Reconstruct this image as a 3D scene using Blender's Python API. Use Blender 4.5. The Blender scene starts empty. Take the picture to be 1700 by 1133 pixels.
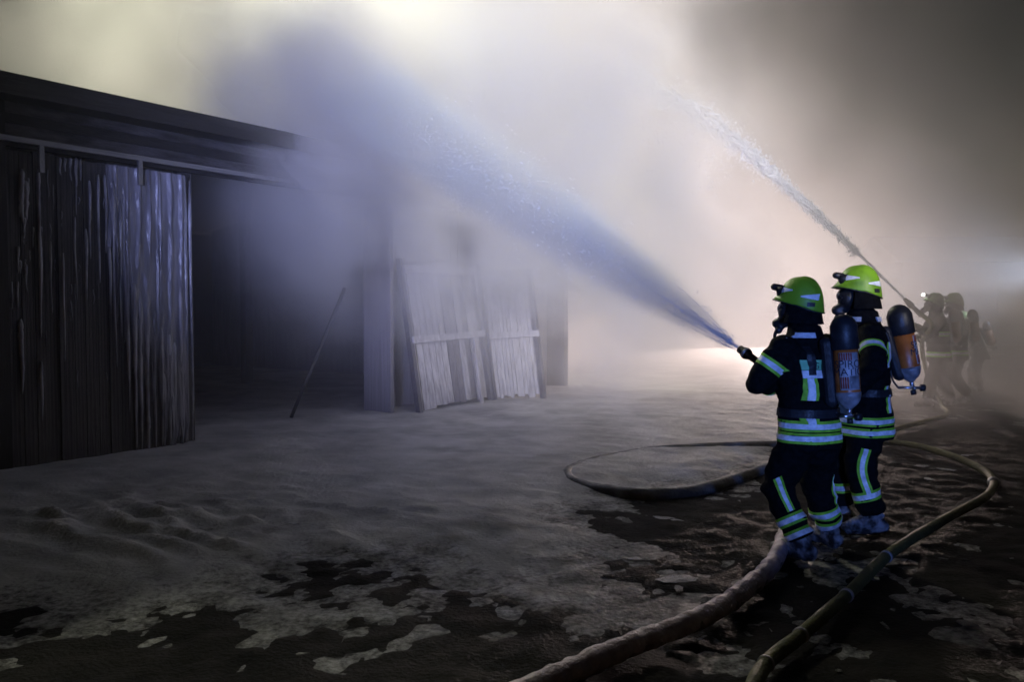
import bpy, bmesh, math, random
import numpy as np
from mathutils import Vector, Matrix, noise
from mathutils.bvhtree import BVHTree

random.seed(7)
rng = np.random.default_rng(11)
sc = bpy.context.scene
COL = sc.collection

# ------------------------------------------------------------------ camera
LENS, PITCH, CAMZ = 30.0, math.radians(2.26), 1.7
cam_data = bpy.data.cameras.new('camera')
cam = bpy.data.objects.new('camera', cam_data)
COL.objects.link(cam)
cam_data.lens, cam_data.sensor_width, cam_data.clip_end = LENS, 36.0, 600.0
cam.location = (0, 0, CAMZ)
cam.rotation_euler = (math.radians(90) - PITCH, 0, 0)
sc.camera = cam

# ------------------------------------------------------------------ world: night sky
world = bpy.data.worlds.new('World')
sc.world = world
world.use_nodes = True
wn = world.node_tree
sky = wn.nodes.new('ShaderNodeTexSky')
sky.sky_type = 'NISHITA'
sky.sun_disc = False
sky.sun_elevation = math.radians(2)
sky.sun_rotation = math.radians(200)
wn.links.new(sky.outputs[0], wn.nodes['Background'].inputs[0])
wn.nodes['Background'].inputs[1].default_value = 0.004


# ------------------------------------------------------------------ lamps of the fire ground, plus added spots
def lamp(name, kind, loc, energy, col, target=None, angle=60, blend=.6, size=.15):
    l = bpy.data.lights.new(name, kind)
    l.energy, l.color, l.shadow_soft_size = energy, col, size
    o = bpy.data.objects.new(name, l)
    COL.objects.link(o)
    o.location = loc
    if target is not None:
        o.rotation_euler = (Vector(target) - Vector(loc)).to_track_quat('-Z', 'Y').to_euler()
        l.spot_size, l.spot_blend = math.radians(angle), blend
    return o


FLOOD = (12.4, 38.0, 2.0)          # tripod floodlight behind the two firefighters
SIDE = (10.25, 16.6, 2.35)         # second floodlight at the edge of the yard
lamp('floodlight_beam', 'SPOT', FLOOD, 40000, (1, .78, .70), (-1.5, 15, 2.2), 62, 1, .3)
lamp('side_floodlight_beam', 'SPOT', SIDE, 420, (.62, .74, 1), (-2, 30, 5), 150, .8)
lamp('ladder_floodlight_beam', 'SPOT', (-10.5, 30, 20), 54000, (1, 1, .75), (-3.6, 16.5, 8.0), 50, 1, .5)
lamp('smoke_fill_spot', 'SPOT', (7.5, -4.0, 4.6), 21000, (1, .96, .93), (1.0, 14.5, 5.4), 38, 1, .3)  # added unseen fill spot, brightens the near side of smoke and jets
lamp('beacon_beam', 'SPOT', (-2.4, -6.0, 2.3), 12000, (.40, .46, 1), (-.3, 13, 4.2), 32, .95, .3)
lamp('blue_tape_spot', 'SPOT', (1.2, -8.0, 2.1), 3500, (.14, .295, 1), (2.4, 6.3, 1.15), 11.5, .8, .2)  # narrow blue spot on the two men, stands in for the tape's retroreflection

# ------------------------------------------------------------------ picture settings
sc.view_settings.view_transform = 'Standard'
sc.view_settings.look = 'None'
sc.view_settings.exposure = .5
sc.view_settings.gamma = 1
sc.view_settings.use_curve_mapping = False
cy = sc.cycles
cy.volume_step_rate = 6
cy.volume_max_steps = 96
cy.volume_bounces = 2
cy.max_bounces, cy.diffuse_bounces, cy.glossy_bounces, cy.transmission_bounces, cy.transparent_max_bounces = 6, 2, 2, 3, 8
cy.use_denoising = True
cy.sample_clamp_direct = 6
cy.sample_clamp_indirect = 1.5
cy.use_adaptive_sampling = True
cy.adaptive_threshold = .08
cy.filter_width = 1.6
cy.adaptive_min_samples = 32

# ------------------------------------------------------------------ helpers
F = LENS / 36.0 * 1700
FW = Vector((0, math.cos(PITCH), -math.sin(PITCH)))
UP = Vector((0, math.sin(PITCH), math.cos(PITCH)))
EYE = Vector((0, 0, CAMZ))


def ray(px, py):
    return Vector((1, 0, 0)) * ((px - 850) / F) + FW - UP * ((py - 566.5) / F)


def at(px, py, Y=None, Z=None):
    r = ray(px, py)
    t = Y / r.y if Y is not None else (Z - CAMZ) / r.z
    return EYE + r * t


def lin(c):
    return tuple(((v / 255 + .055) / 1.055) ** 2.4 if v > 10 else v / 3294 for v in c)


def mat(name, col, rough=.6, col2=None, scale=8., bump=0., bscale=None, metal=0., spec=.5, stretch=(1, 1, 1), detail=4., thresh=(.35, .65), coat=0.):
    m = bpy.data.materials.new(name)
    m.use_nodes = True
    nt = m.node_tree
    b = nt.nodes['Principled BSDF']
    b.inputs['Roughness'].default_value = rough
    b.inputs['Metallic'].default_value = metal
    b.inputs['Specular IOR Level'].default_value = spec
    b.inputs['Coat Weight'].default_value = coat
    b.inputs['Base Color'].default_value = (*col, 1)
    tc = nt.nodes.new('ShaderNodeTexCoord')
    mp = nt.nodes.new('ShaderNodeMapping')
    mp.inputs['Scale'].default_value = stretch
    nt.links.new(tc.outputs['Object'], mp.inputs[0])
    if col2 is not None:
        n = nt.nodes.new('ShaderNodeTexNoise')
        n.inputs['Scale'].default_value = scale
        n.inputs['Detail'].default_value = detail
        nt.links.new(mp.outputs[0], n.inputs['Vector'])
        r = nt.nodes.new('ShaderNodeValToRGB')
        r.color_ramp.elements[0].position, r.color_ramp.elements[1].position = thresh
        r.color_ramp.elements[0].color = (*col, 1)
        r.color_ramp.elements[1].color = (*col2, 1)
        nt.links.new(n.outputs[0], r.inputs[0])
        nt.links.new(r.outputs[0], b.inputs['Base Color'])
    if bump:
        n2 = nt.nodes.new('ShaderNodeTexNoise')
        n2.inputs['Scale'].default_value = bscale or scale * 3
        n2.inputs['Detail'].default_value = 5
        nt.links.new(mp.outputs[0], n2.inputs['Vector'])
        bp = nt.nodes.new('ShaderNodeBump')
        bp.inputs['Strength'].default_value = bump
        bp.inputs['Distance'].default_value = .02
        nt.links.new(n2.outputs[0], bp.inputs['Height'])
        nt.links.new(bp.outputs[0], b.inputs['Normal'])
    return m


def tag(o, label=None, cat=None, group=None, kind=None):
    if label: o['label'] = label
    if cat: o['category'] = cat
    if group: o['group'] = group
    if kind: o['kind'] = kind
    return o


def empty(name, loc, rz=0.):
    o = bpy.data.objects.new(name, None)
    COL.objects.link(o)
    o.location = loc
    o.rotation_euler = (0, 0, rz)
    o.empty_display_size = .1
    o['org'] = [float(v) for v in loc]
    return o


def org(o):
    while o is not None:
        if 'org' in o.keys():
            return Vector(o['org'])
        o = o.parent
    return Vector((0, 0, 0))


def add(name, V, Fc, m, parent=None, smooth=False, local=False):
    """one mesh object; V in world coordinates unless local"""
    V = np.asarray([tuple(v) for v in V] if not isinstance(V, np.ndarray) else V, float)
    if parent is not None and not local:
        V = V - np.array(org(parent))
    me = bpy.data.meshes.new(name)
    me.from_pydata(V.tolist(), [], [tuple(int(i) for i in f) for f in Fc])
    if m is not None:
        me.materials.append(m)
    if smooth:
        me.polygons.foreach_set('use_smooth', [True] * len(me.polygons))
    me.update()
    o = bpy.data.objects.new(name, me)
    COL.objects.link(o)
    o.parent = parent
    return o


class MB:
    """collects shapes for one mesh"""
    def __init__(s):
        s.v, s.f = [], []

    def put(s, V, Fc):
        k = len(s.v)
        s.v += [tuple(p) for p in V]
        s.f += [tuple(i + k for i in f) for f in Fc]
        return s

    def box(s, lo, hi, jit=0.):
        x0, y0, z0 = lo
        x1, y1, z1 = hi
        V = [(x0, y0, z0), (x1, y0, z0), (x1, y1, z0), (x0, y1, z0), (x0, y0, z1), (x1, y0, z1), (x1, y1, z1), (x0, y1, z1)]
        if jit:
            V = [tuple(c + random.uniform(-jit, jit) for c in p) for p in V]
        return s.put(V, [(0, 3, 2, 1), (4, 5, 6, 7), (0, 1, 5, 4), (1, 2, 6, 5), (2, 3, 7, 6), (3, 0, 4, 7)])

    def bar(s, p0, p1, w, d, up=Vector((0, 0, 1))):
        p0, p1 = Vector(p0), Vector(p1)
        a = (p1 - p0).normalized()
        r = a.cross(up)
        if r.length < 1e-3:
            r = a.cross(Vector((0, 1, 0)))
        r.normalize()
        u = r.cross(a)
        V = []
        for p in (p0, p1):
            for i, j in ((-1, -1), (1, -1), (1, 1), (-1, 1)):
                V.append(p + r * i * w / 2 + u * j * d / 2)
        return s.put(V, [(3, 2, 1, 0), (4, 5, 6, 7), (0, 1, 5, 4), (1, 2, 6, 5), (2, 3, 7, 6), (3, 0, 4, 7)])

    def tube(s, pts, rad, n=10, cap=True, wob=None):
        pts = [Vector(p) for p in pts]
        if not hasattr(rad, '__len__'):
            rad = [rad] * len(pts)
        k = len(s.v)
        t0 = (pts[1] - pts[0]).normalized()
        ref = Vector((0, 0, 1)) if abs(t0.z) < .9 else Vector((1, 0, 0))
        u = (ref - t0 * ref.dot(t0)).normalized()
        for i, p in enumerate(pts):
            t = (pts[min(i + 1, len(pts) - 1)] - pts[max(i - 1, 0)]).normalized()
            u = (u - t * u.dot(t)).normalized()
            w = t.cross(u)
            for j in range(n):
                a = 2 * math.pi * j / n
                r = rad[i] * (wob(i, a) if wob else 1)
                s.v.append(tuple(p + (u * math.cos(a) + w * math.sin(a)) * r))
        for i in range(len(pts) - 1):
            for j in range(n):
                a, b = k + i * n + j, k + i * n + (j + 1) % n
                s.f.append((a, b, b + n, a + n))
        if cap:
            s.f.append(tuple(k + j for j in range(n))[::-1])
            e = k + (len(pts) - 1) * n
            s.f.append(tuple(e + j for j in range(n)))
        return s

    def capsule(s, p0, r0, p1, r1, n=14, h=5):
        p0, p1 = Vector(p0), Vector(p1)
        a = (p1 - p0).normalized()
        pts, rad = [], []
        for i in range(h):
            q = (i + .25) / h * math.pi / 2
            pts.append(p0 - a * r0 * math.cos(q)); rad.append(r0 * math.sin(q))
        for i in range(5):
            q = i / 4
            pts.append(p0.lerp(p1, q)); rad.append(r0 + (r1 - r0) * q)
        for i in range(h):
            q = (i + .75) / h * math.pi / 2
            pts.append(p1 + a * r1 * math.sin(q)); rad.append(r1 * math.cos(q))
        return s.tube(pts, rad, n)

    def ellipsoid(s, c, ax, n=16, m=10):
        """ax: three vectors (half axes)"""
        c = Vector(c)
        k = len(s.v)
        for i in range(m + 1):
            th = math.pi * (i + .0) / m
            th = min(max(th, .12), math.pi - .12)
            for j in range(n):
                ph = 2 * math.pi * j / n
                s.v.append(tuple(c + ax[0] * math.sin(th) * math.cos(ph) + ax[1] * math.sin(th) * math.sin(ph) + ax[2] * math.cos(th)))
        for i in range(m):
            for j in range(n):
                a, b = k + i * n + j, k + i * n + (j + 1) % n
                s.f.append((a, a + n, b + n, b))
        s.f.append(tuple(k + j for j in range(n)))
        s.f.append(tuple(k + m * n + j for j in range(n))[::-1])
        return s

    def build(s, name, m, parent=None, smooth=False, local=False):
        return add(name, np.array(s.v), s.f, m, parent, smooth, local)


def remeshed(mb, voxel, smooth_it=4):
    """one continuous surface out of overlapping closed shapes -> (verts array, faces)"""
    me = bpy.data.meshes.new('tmp')
    me.from_pydata(mb.v, [], mb.f)
    bm = bmesh.new(); bm.from_mesh(me)
    bmesh.ops.recalc_face_normals(bm, faces=bm.faces)
    bm.to_mesh(me); bm.free()
    o = bpy.data.objects.new('tmp', me)
    COL.objects.link(o)
    r = o.modifiers.new('r', 'REMESH'); r.mode = 'VOXEL'; r.voxel_size = voxel
    q = o.modifiers.new('s', 'SMOOTH'); q.iterations = smooth_it; q.factor = .5
    dg = bpy.context.evaluated_depsgraph_get()
    ev = o.evaluated_get(dg).to_mesh()
    V = np.empty(len(ev.vertices) * 3); ev.vertices.foreach_get('co', V)
    N = np.empty(len(ev.vertices) * 3); ev.vertices.foreach_get('normal', N)
    Fc = [tuple(p.vertices) for p in ev.polygons]
    bpy.data.objects.remove(o)
    bpy.data.meshes.remove(me)
    return V.reshape(-1, 3), N.reshape(-1, 3), Fc


def spline(pts, n):
    P = [Vector(p) for p in pts]
    P = [P[0] * 2 - P[1]] + P + [P[-1] * 2 - P[-2]]
    out = []
    for i in range(1, len(P) - 2):
        for k in range(n):
            t = k / n
            a, b, c, d = P[i - 1], P[i], P[i + 1], P[i + 2]
            out.append(.5 * ((2 * b) + (c - a) * t + (2 * a - 5 * b + 4 * c - d) * t * t + (3 * b - a - 3 * c + d) * t ** 3))
    out.append(P[-2].copy())
    return out


def fbm(x, y, seed=0, octs=4, lac=2.03, gain=.5):
    """vectorised value noise"""
    tot = np.zeros_like(x); amp = 1.; nrm = 0.
    for o in range(octs):
        r = np.random.default_rng(seed * 31 + o)
        T = r.random((257, 257))
        T[256] = T[0]; T[:, 256] = T[:, 0]
        xi, yi = np.floor(x).astype(int), np.floor(y).astype(int)
        fx, fy = x - xi, y - yi
        fx, fy = fx * fx * (3 - 2 * fx), fy * fy * (3 - 2 * fy)
        xi, yi = xi % 256, yi % 256
        v = (T[xi, yi] * (1 - fx) + T[xi + 1, yi] * fx) * (1 - fy) + (T[xi, yi + 1] * (1 - fx) + T[xi + 1, yi + 1] * fx) * fy
        tot += amp * (v - .5); nrm += amp
        amp *= gain; x, y = x * lac + 17.3, y * lac + 9.1
    return tot / nrm * 2


def sstep(a, b, x):
    t = np.clip((x - a) / (b - a), 0, 1)
    return t * t * (3 - 2 * t)


def poly_sd(x, y, poly):
    """signed distance, positive inside"""
    d = np.full(x.shape, 1e9); ins = np.zeros(x.shape, bool)
    n = len(poly)
    for i in range(n):
        ax, ay = poly[i]; bx, by = poly[(i + 1) % n]
        ex, ey = bx - ax, by - ay
        t = np.clip(((x - ax) * ex + (y - ay) * ey) / (ex * ex + ey * ey), 0, 1)
        d = np.minimum(d, np.hypot(x - ax - t * ex, y - ay - t * ey))
        c = ((ay > y) != (by > y)) & (x < (bx - ax) * (y - ay) / (by - ay + 1e-12) + ax)
        ins ^= c
    return np.where(ins, d, -d)


# ------------------------------------------------------------------ ground: dark mud
def axis(lo, hi, step, far):
    a = np.arange(lo, hi + 1e-6, step)
    g = np.cumsum(step * 1.35 ** np.arange(1, 26))
    l, r = lo - g, hi + g
    return np.concatenate([l[l > -far][::-1], a, r[r < far]])


def mud_h(x, y):
    h = .03 * fbm(x * .9, y * .9, 3, 4) + .024 * fbm(x * 7, y * 7, 5, 5, gain=.62)
    return h * sstep(60, 25, np.hypot(x, y)) - .012


GX, GY = axis(-8.0, 8.0, .046, 260), axis(2.5, 18, .046, 260)
XX, YY = np.meshgrid(GX, GY, indexing='ij')


def grid_faces(nx, ny):
    i, j = np.meshgrid(np.arange(nx - 1), np.arange(ny - 1), indexing='ij')
    a = (i * ny + j).ravel()
    return np.stack([a, a + ny, a + ny + 1, a + 1], 1)


def add_grid(name, X, Y, Z, m, keep=None, depth=None):
    nx, ny = X.shape
    Fc = grid_faces(nx, ny)
    V = np.stack([X.ravel(), Y.ravel(), Z.ravel()], 1)
    if keep is not None:
        k = keep.ravel()
        Fc = Fc[k[Fc].any(1)]
        used = np.unique(Fc)
        rm = np.full(len(V), -1); rm[used] = np.arange(len(used))
        V, Fc = V[used], rm[Fc]
        if depth is not None: depth = depth.ravel()[used]
    me = bpy.data.meshes.new(name)
    me.vertices.add(len(V)); me.vertices.foreach_set('co', V.ravel())
    me.loops.add(len(Fc) * 4); me.loops.foreach_set('vertex_index', Fc.ravel().astype(np.int32))
    me.polygons.add(len(Fc)); me.polygons.foreach_set('loop_start', np.arange(0, len(Fc) * 4, 4, dtype=np.int32))
    me.polygons.foreach_set('use_smooth', np.ones(len(Fc), bool))
    me.update(calc_edges=True); me.validate()
    if depth is not None:
        me.attributes.new('depth', 'FLOAT', 'POINT').data.foreach_set('value', depth.astype(np.float32).ravel())
    me.materials.append(m)
    o = bpy.data.objects.new(name, me); COL.objects.link(o)
    return o


M_mud = mat('wet_mud', (.006, .005, .0046), .8, (.017, .014, .0125), 3.5, .6, 40, spec=.1)
ground = tag(add_grid('ground', XX, YY, mud_h(XX, YY), M_mud), 'dark wet mud of the yard, churned and strewn with ice', kind='structure')

# frozen foam and ice lying over the yard, thick on the barn side, ragged towards the mud
edge_px = [(-400, 1010), (60, 1015), (200, 1040), (330, 1010), (430, 1004), (480, 985), (545, 955), (585, 975), (560, 1005), (470, 1030), (560, 1040), (690, 1047), (650, 990), (610, 950), (700, 945), (840, 955),
           (870, 990), (880, 1030), (930, 1020), (920, 960), (1010, 930), (1060, 905), (1020, 870), (1050, 830), (1130, 815), (1240, 800), (1330, 770), (1360, 720), (1330, 690), (1420, 660), (1500, 640), (1520, 600), (1640, 560)]
edge = [tuple(at(px, py, Z=0)[:2]) for px, py in edge_px]
edge = edge + [(60, 75), (-80, 75), (-80, edge[0][1])]
SD = poly_sd(XX, YY, edge)
rag = .34 * fbm(XX * 1.6, YY * 1.6, 21, 5) + .16 * fbm(XX * 7, YY * 7, 22, 3)
fleck = np.clip((fbm(XX * 2.6, YY * 4.0, 28, 5, gain=.6) - .34) / .25, 0, 1) * sstep(-3.5, -.3, SD) * sstep(2.0, .4, XX)
thick = np.clip((np.maximum(SD + .14, -.72) + 1.3 * rag) / 1.0, -1, 1)
thick = np.maximum(thick, -.55 + 1.1 * fleck)
RC = at(260, 880, Z=0)
rut = np.exp(-(((XX - RC.x) / 1.9) ** 2 + ((YY - RC.y) / 1.0) ** 2))
HI = -.012 + .030 * thick + .012 * fbm(XX * 1.2, YY * 1.2, 23, 4) + .007 * fbm(XX * 6, YY * 6, 24, 5, gain=.6)
stre = fbm((XX * .83 - YY * .55) * 3.0, (XX * .55 + YY * .83) * 9.0, 25, 4)
HI += rut * (.11 * np.maximum(stre, -.08) + .03 * fbm(XX * 3, YY * 3, 27, 3)) + .012 * np.maximum(stre, 0) * sstep(.1, 1, SD)
HI += .034 * sstep(.1, .9, SD)
HI *= sstep(70, 30, np.hypot(XX, YY))


def foam_material():
    m = mat('frozen_foam', (.28, .278, .27), .48, (.48, .475, .46), 1.3, .4, 30, spec=.3, detail=10)
    nt = m.node_tree
    b = nt.nodes['Principled BSDF']
    tc = nt.nodes['Texture Coordinate']
    n = nt.nodes.new('ShaderNodeTexNoise'); n.inputs['Scale'].default_value = 5; n.inputs['Detail'].default_value = 6
    nt.links.new(tc.outputs['Object'], n.inputs['Vector'])
    r = nt.nodes.new('ShaderNodeMapRange'); r.inputs[1].default_value = .35; r.inputs[2].default_value = .65; r.inputs[3].default_value = .42; r.inputs[4].default_value = .8
    nt.links.new(n.outputs[0], r.inputs[0]); nt.links.new(r.outputs[0], b.inputs['Roughness'])
    # where the crust is thin the mud shows through
    at_ = nt.nodes.new('ShaderNodeAttribute'); at_.attribute_name = 'depth'
    n3 = nt.nodes.new('ShaderNodeTexNoise'); n3.inputs['Scale'].default_value = 22; n3.inputs['Detail'].default_value = 7; n3.inputs['Roughness'].default_value = .7
    nt.links.new(tc.outputs['Object'], n3.inputs['Vector'])
    ma = nt.nodes.new('ShaderNodeMath'); ma.operation = 'MULTIPLY_ADD'; ma.inputs[1].default_value = 2.4; ma.inputs[2].default_value = -1.2
    nt.links.new(n3.outputs[0], ma.inputs[0])
    sm = nt.nodes.new('ShaderNodeMath'); sm.operation = 'ADD'
    nt.links.new(at_.outputs['Fac'], sm.inputs[0]); nt.links.new(ma.outputs[0], sm.inputs[1])
    mr = nt.nodes.new('ShaderNodeMapRange'); mr.inputs[1].default_value = -.15; mr.inputs[2].default_value = .6
    nt.links.new(sm.outputs[0], mr.inputs[0])
    mx = nt.nodes.new('ShaderNodeMix'); mx.data_type = 'RGBA'
    old = b.inputs['Base Color'].links[0].from_socket
    nt.links.new(mr.outputs[0], mx.inputs[0]); mx.inputs[6].default_value = (.022, .019, .018, 1); nt.links.new(old, mx.inputs[7])
    nt.links.new(mx.outputs[2], b.inputs['Base Color'])
    return m


M_foam = foam_material()
ice = tag(add_grid('frozen_foam', XX, YY, HI, M_foam, HI > mud_h(XX, YY) - .03, np.clip((HI - mud_h(XX, YY)) / .05, 0, 1.5)), 'grey crust of frozen foam and ice covering the yard', kind='stuff')


def ground_z(x, y):
    return float(max(mud_h(np.array([x]), np.array([y]))[0], -.01))


# ------------------------------------------------------------------ barn
P0 = at(20, 787, Z=0)
BA = math.radians(34.6)
D = Vector((math.sin(BA), math.cos(BA), 0))
NO = Vector((D.y, -D.x, 0))                      # out of the wall, towards the yard


def wall(px, py, off=0.):
    """(s, z) where the line of sight meets the wall plane moved out by off"""
    r = ray(px, py)
    p = P0 + NO * off
    t = (p - EYE).dot(NO) / r.dot(NO)
    q = EYE + r * t - P0
    return q.dot(D), (EYE + r * t).z


M_dark = mat('soaked_dark_board', (.014, .0135, .014), .45, (.085, .082, .084), 2.2, .7, 9, stretch=(6, 6, .8), detail=9, thresh=(.36, .68))
M_soak = mat('charred_board', (.009, .0085, .0085), .6, (.02, .019, .019), 4, .5, 12, stretch=(5, 5, .6))
M_pale = mat('pale_frosted_board', (.20, .19, .20), .55, (.36, .345, .36), 3, .5, 10, stretch=(8, 8, .5))
M_jamb = mat('wet_grey_post', (.11, .105, .12), .45, (.2, .19, .215), 4, .5, 10, stretch=(9, 9, .5))
M_ice = mat('clear_grey_ice', (.13, .13, .15), .22, (.30, .30, .34), 2.2, .5, 14, stretch=(3, 3, .45), spec=.6)
M_drip = mat('white_ice', (.18, .18, .20), .18, (.50, .50, .54), 5, .4, 18, stretch=(3, 3, .5), spec=.6)
M_rail = mat('galvanised_steel', (.22, .22, .23), .4, (.32, .32, .33), 9, .2, 30, metal=.7)
M_roof = mat('roof_sheet', (.012, .012, .0125), .6, (.04, .04, .042), 3, .3, 20)

barn = tag(empty('barn', P0, math.atan2(D.y, D.x)), 'long dark timber barn with open front and ice hanging from its boards', 'barn')
sD = wall(312, 745)[0]
_, zD = wall(20, 246)
sJ0, sJ1 = wall(626, 690)[0], wall(655, 690)[0]
zE = wall(0, 118, .45)[1]
SEND = 11.2
plank_me = {}


def piece(name, lo, hi, m, parent, key=None, rot=None):
    """a board sharing one bevelled unit mesh per material, put in place by location and scale"""
    k = m.name
    if k not in plank_me:
        bm = bmesh.new()
        bmesh.ops.create_cube(bm, size=1)
        me = bpy.data.meshes.new(name); bm.to_mesh(me); bm.free(); me.materials.append(m)
        plank_me[k] = me
    o = bpy.data.objects.new(name, plank_me[k])
    COL.objects.link(o); o.parent = parent
    o.location = [(a + b) / 2 for a, b in zip(lo, hi)]
    o.scale = [max(b - a, .001) for a, b in zip(lo, hi)]
    if rot: o.rotation_euler = rot
    return o


# sliding door: planks, ledge, icy curtain, icicles
door = add('sliding_door', [(0.02, .05, .06), (sD - .02, .05, .06), (sD - .02, .05, zD - .04), (.02, .05, zD - .04),
                            (0.02, .09, .06), (sD - .02, .09, .06), (sD - .02, .09, zD - .04), (.02, .09, zD - .04)],
           [(0, 1, 2, 3), (7, 6, 5, 4), (0, 4, 5, 1), (1, 5, 6, 2), (2, 6, 7, 3), (3, 7, 4, 0)], M_soak, barn, local=True)
door['label'] = 'board sliding door streaked with ice'
s = .0
k = 0
while s < sD - .04:
    w = random.uniform(.115, .165)
    e = min(s + w, sD)
    dep = random.uniform(-.012, .012)
    piece('plank', (s + .004, dep, .03 + random.uniform(0, .03)), (e - .004, dep + .045, zD + random.uniform(-.03, .0)), M_dark if random.random() < .72 else M_soak, door)
    s = e; k += 1

# ice curtain on the door: wavy sheet, thick at its lower fingers
def curtain_low(u):
    """height of the lower border of the sheet along the door (u 0..1)"""
    base = np.interp(u, [0, .50, .53, .60, .70, .80, .90, 1.0], [zD, zD, 2.75, 2.05, 1.55, .95, .35, .05])
    return base


nu, nv = 150, 110
us = np.linspace(.52, 1.0, nu)
low = curtain_low(us)
fing = np.abs(np.sin(us * 95 + 2.2 * np.sin(us * 31)))
low = np.clip(low - .75 * fing ** 6 - .25 * fbm(us * 60, us * 0, 41, 3), .02, zD)
U, Vv = np.meshgrid(us, np.linspace(0, 1, nv), indexing='ij')
Zc = zD - .03 - (zD - .03 - low[:, None]) * Vv
Sx = U * sD
ridge = .5 + .5 * np.sin(Sx * 46 + 1.7 * fbm(Sx * 3, Zc * .5, 42, 3) + .8 * np.sin(Zc * 1.7))
body = .018 + .030 * ridge ** 2 * (.35 + .65 * fing[:, None] ** 2) + .018 * fbm(Sx * 14, Zc * 3, 43, 4)
taper = np.minimum(1, (1 - Vv) * 14) * np.minimum(1, (U - .52) * 30 + .15)
Yc = -.014 - body * taper + .02 * (1 - taper)
add('ice_curtain', np.stack([Sx.ravel(), Yc.ravel(), Zc.ravel()], 1), grid_faces(nu, nv), M_ice, door, True, True)


def icicle(s, z0, z1, r, parent, y=-.03, name='icicle', m=None):
    n = 22
    ph = random.uniform(0, 9)
    pts, rad = [], []
    for i in range(n):
        t = i / (n - 1)
        z = z0 + (z1 - z0) * t
        pts.append((s + .004 * math.sin(ph + t * 4.0) + .006 * t * math.sin(ph), y - .008 * math.sin(ph * 2 + t * 7), z))
        rad.append(r * (1 - t) ** .5 * (1 + .22 * math.sin(t * 43 + ph) * .5 + .18 * noise.noise((ph, t * 11, 0))) * min(1, t * 9 + .3) + .003)
    MB().tube(pts, rad, 8).build(name, m or M_drip, parent, True, True)


for px, y0, y1, r in [(188, 300, 610, .016), (199, 330, 560, .018), (211, 455, 690, .024), (222, 470, 745, .026), (232, 480, 757, .03), (243, 478, 752, .03), (256, 515, 750, .028), (268, 540, 748, .026),
                      (281, 550, 746, .03), (290, 560, 742, .024), (299, 470, 743, .026), (307, 300, 742, .026), (314, 300, 740, .02), (272, 620, 746, .02), (286, 640, 700, .018), (246, 690, 748, .02),
                      (36, 280, 372, .03), (44, 300, 365, .02), (36, 530, 655, .026), (66, 380, 560, .018), (68, 600, 700, .016), (64, 280, 420, .02), (118, 262, 300, .014), (126, 262, 310, .016), (108, 262, 285, .012), (133, 264, 300, .012), (100, 262, 292, .012),
                      (142, 380, 500, .014), (162, 290, 470, .015), (148, 300, 430, .014), (176, 290, 420, .014), (182, 410, 520, .016), (84, 400, 520, .010), (104, 420, 600, .010), (126, 360, 500, .010)]:
    s0, z0 = wall(px, y0, .03); s1, z1 = wall(px, y1, .03)
    icicle(s0, z0, max(z1, .01), r, door, y=random.uniform(-.035, -.012))
# frost patch near the post
for a in range(16):
    px, py = random.gauss(40, 9), random.uniform(290, 470)
    s0, z0 = wall(px, py, .02)
    icicle(s0, z0, z0 - random.uniform(.06, .3), random.uniform(.006, .013), door, y=-.012)
for a in range(22):
    px, py = random.uniform(55, 195), random.uniform(280, 640)
    s0, z0 = wall(px, py, .02)
    icicle(s0, z0, z0 - random.uniform(.08, .35), random.uniform(.003, .006), door, y=-.010, m=M_ice)

# frame: posts, header boards, rail, fascia
piece('corner_post', (-.28, -.05, -.05), (-.012, .16, zE - .12), M_soak, barn)
piece('door_post', (sD + .03, .10, -.05), (sD + .17, .26, zE - .2), M_dark, barn)
piece('rail', (-.2, -.10, zD + .055), (sJ1 + 1.2, -.055, zD + .11), M_rail, barn)
for a in range(3):
    q = .3 + a * 1.1
    if q < sD:
        piece('hanger', (q, -.092, zD - .22), (q + .05, -.06, zD + .075), M_rail, barn)
hz0, hz1 = zD + .015, zE - .16
nb = 4
for r in range(-1, 3):
    for b in range(nb):
        z0 = hz0 + (hz1 - hz0) * b / nb
        piece('header_board', (r * 3.9 - .3 + .004, random.uniform(-.012, .012), z0 + .003), (r * 3.9 + 3.6 - .004 - .3 + .3, .05, z0 + (hz1 - hz0) / nb - .003), M_soak if random.random() < .6 else M_dark, barn)
# boards of the front left of the door and right of the opening
s = -7.0
while s < -.3:
    piece('wall_board', (s + .004, random.uniform(-.01, .01), -.05), (s + .176, .045, hz0 - .004), M_dark, barn); s += .18
piece('jamb_post', (sJ1 - .12, -.03, -.05), (sJ1 - .05, .54, hz0 - .004), M_jamb, barn)
s = sJ1 - .045
while s < SEND:
    w = random.uniform(.17, .23)
    piece('wall_board', (s + .004, .48 + random.uniform(-.012, .012), -.05), (s + w - .004, .525, hz0 + .3), M_pale, barn); s += w
# a small window in the front far along
sw = SEND - 1.2
yw = .462
wf = add('window', *[(lambda b: (np.array(b.v), b.f))(MB().box((sw - .5, yw - .035, .9), (sw - .42, yw, 2.0)).box((sw + .42, yw - .035, .9), (sw + .5, yw, 2.0)).box((sw - .42, yw - .035, 1.92), (sw + .42, yw, 2.0)).box((sw - .42, yw - .035, .9), (sw + .42, yw, .98)))][0], M_dark, barn, local=True)
piece('pane', (sw - .42, yw - .012, .98), (sw + .42, yw - .004, 1.92), mat('dull_pane', (.2, .2, .22), .2), wf)
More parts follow.
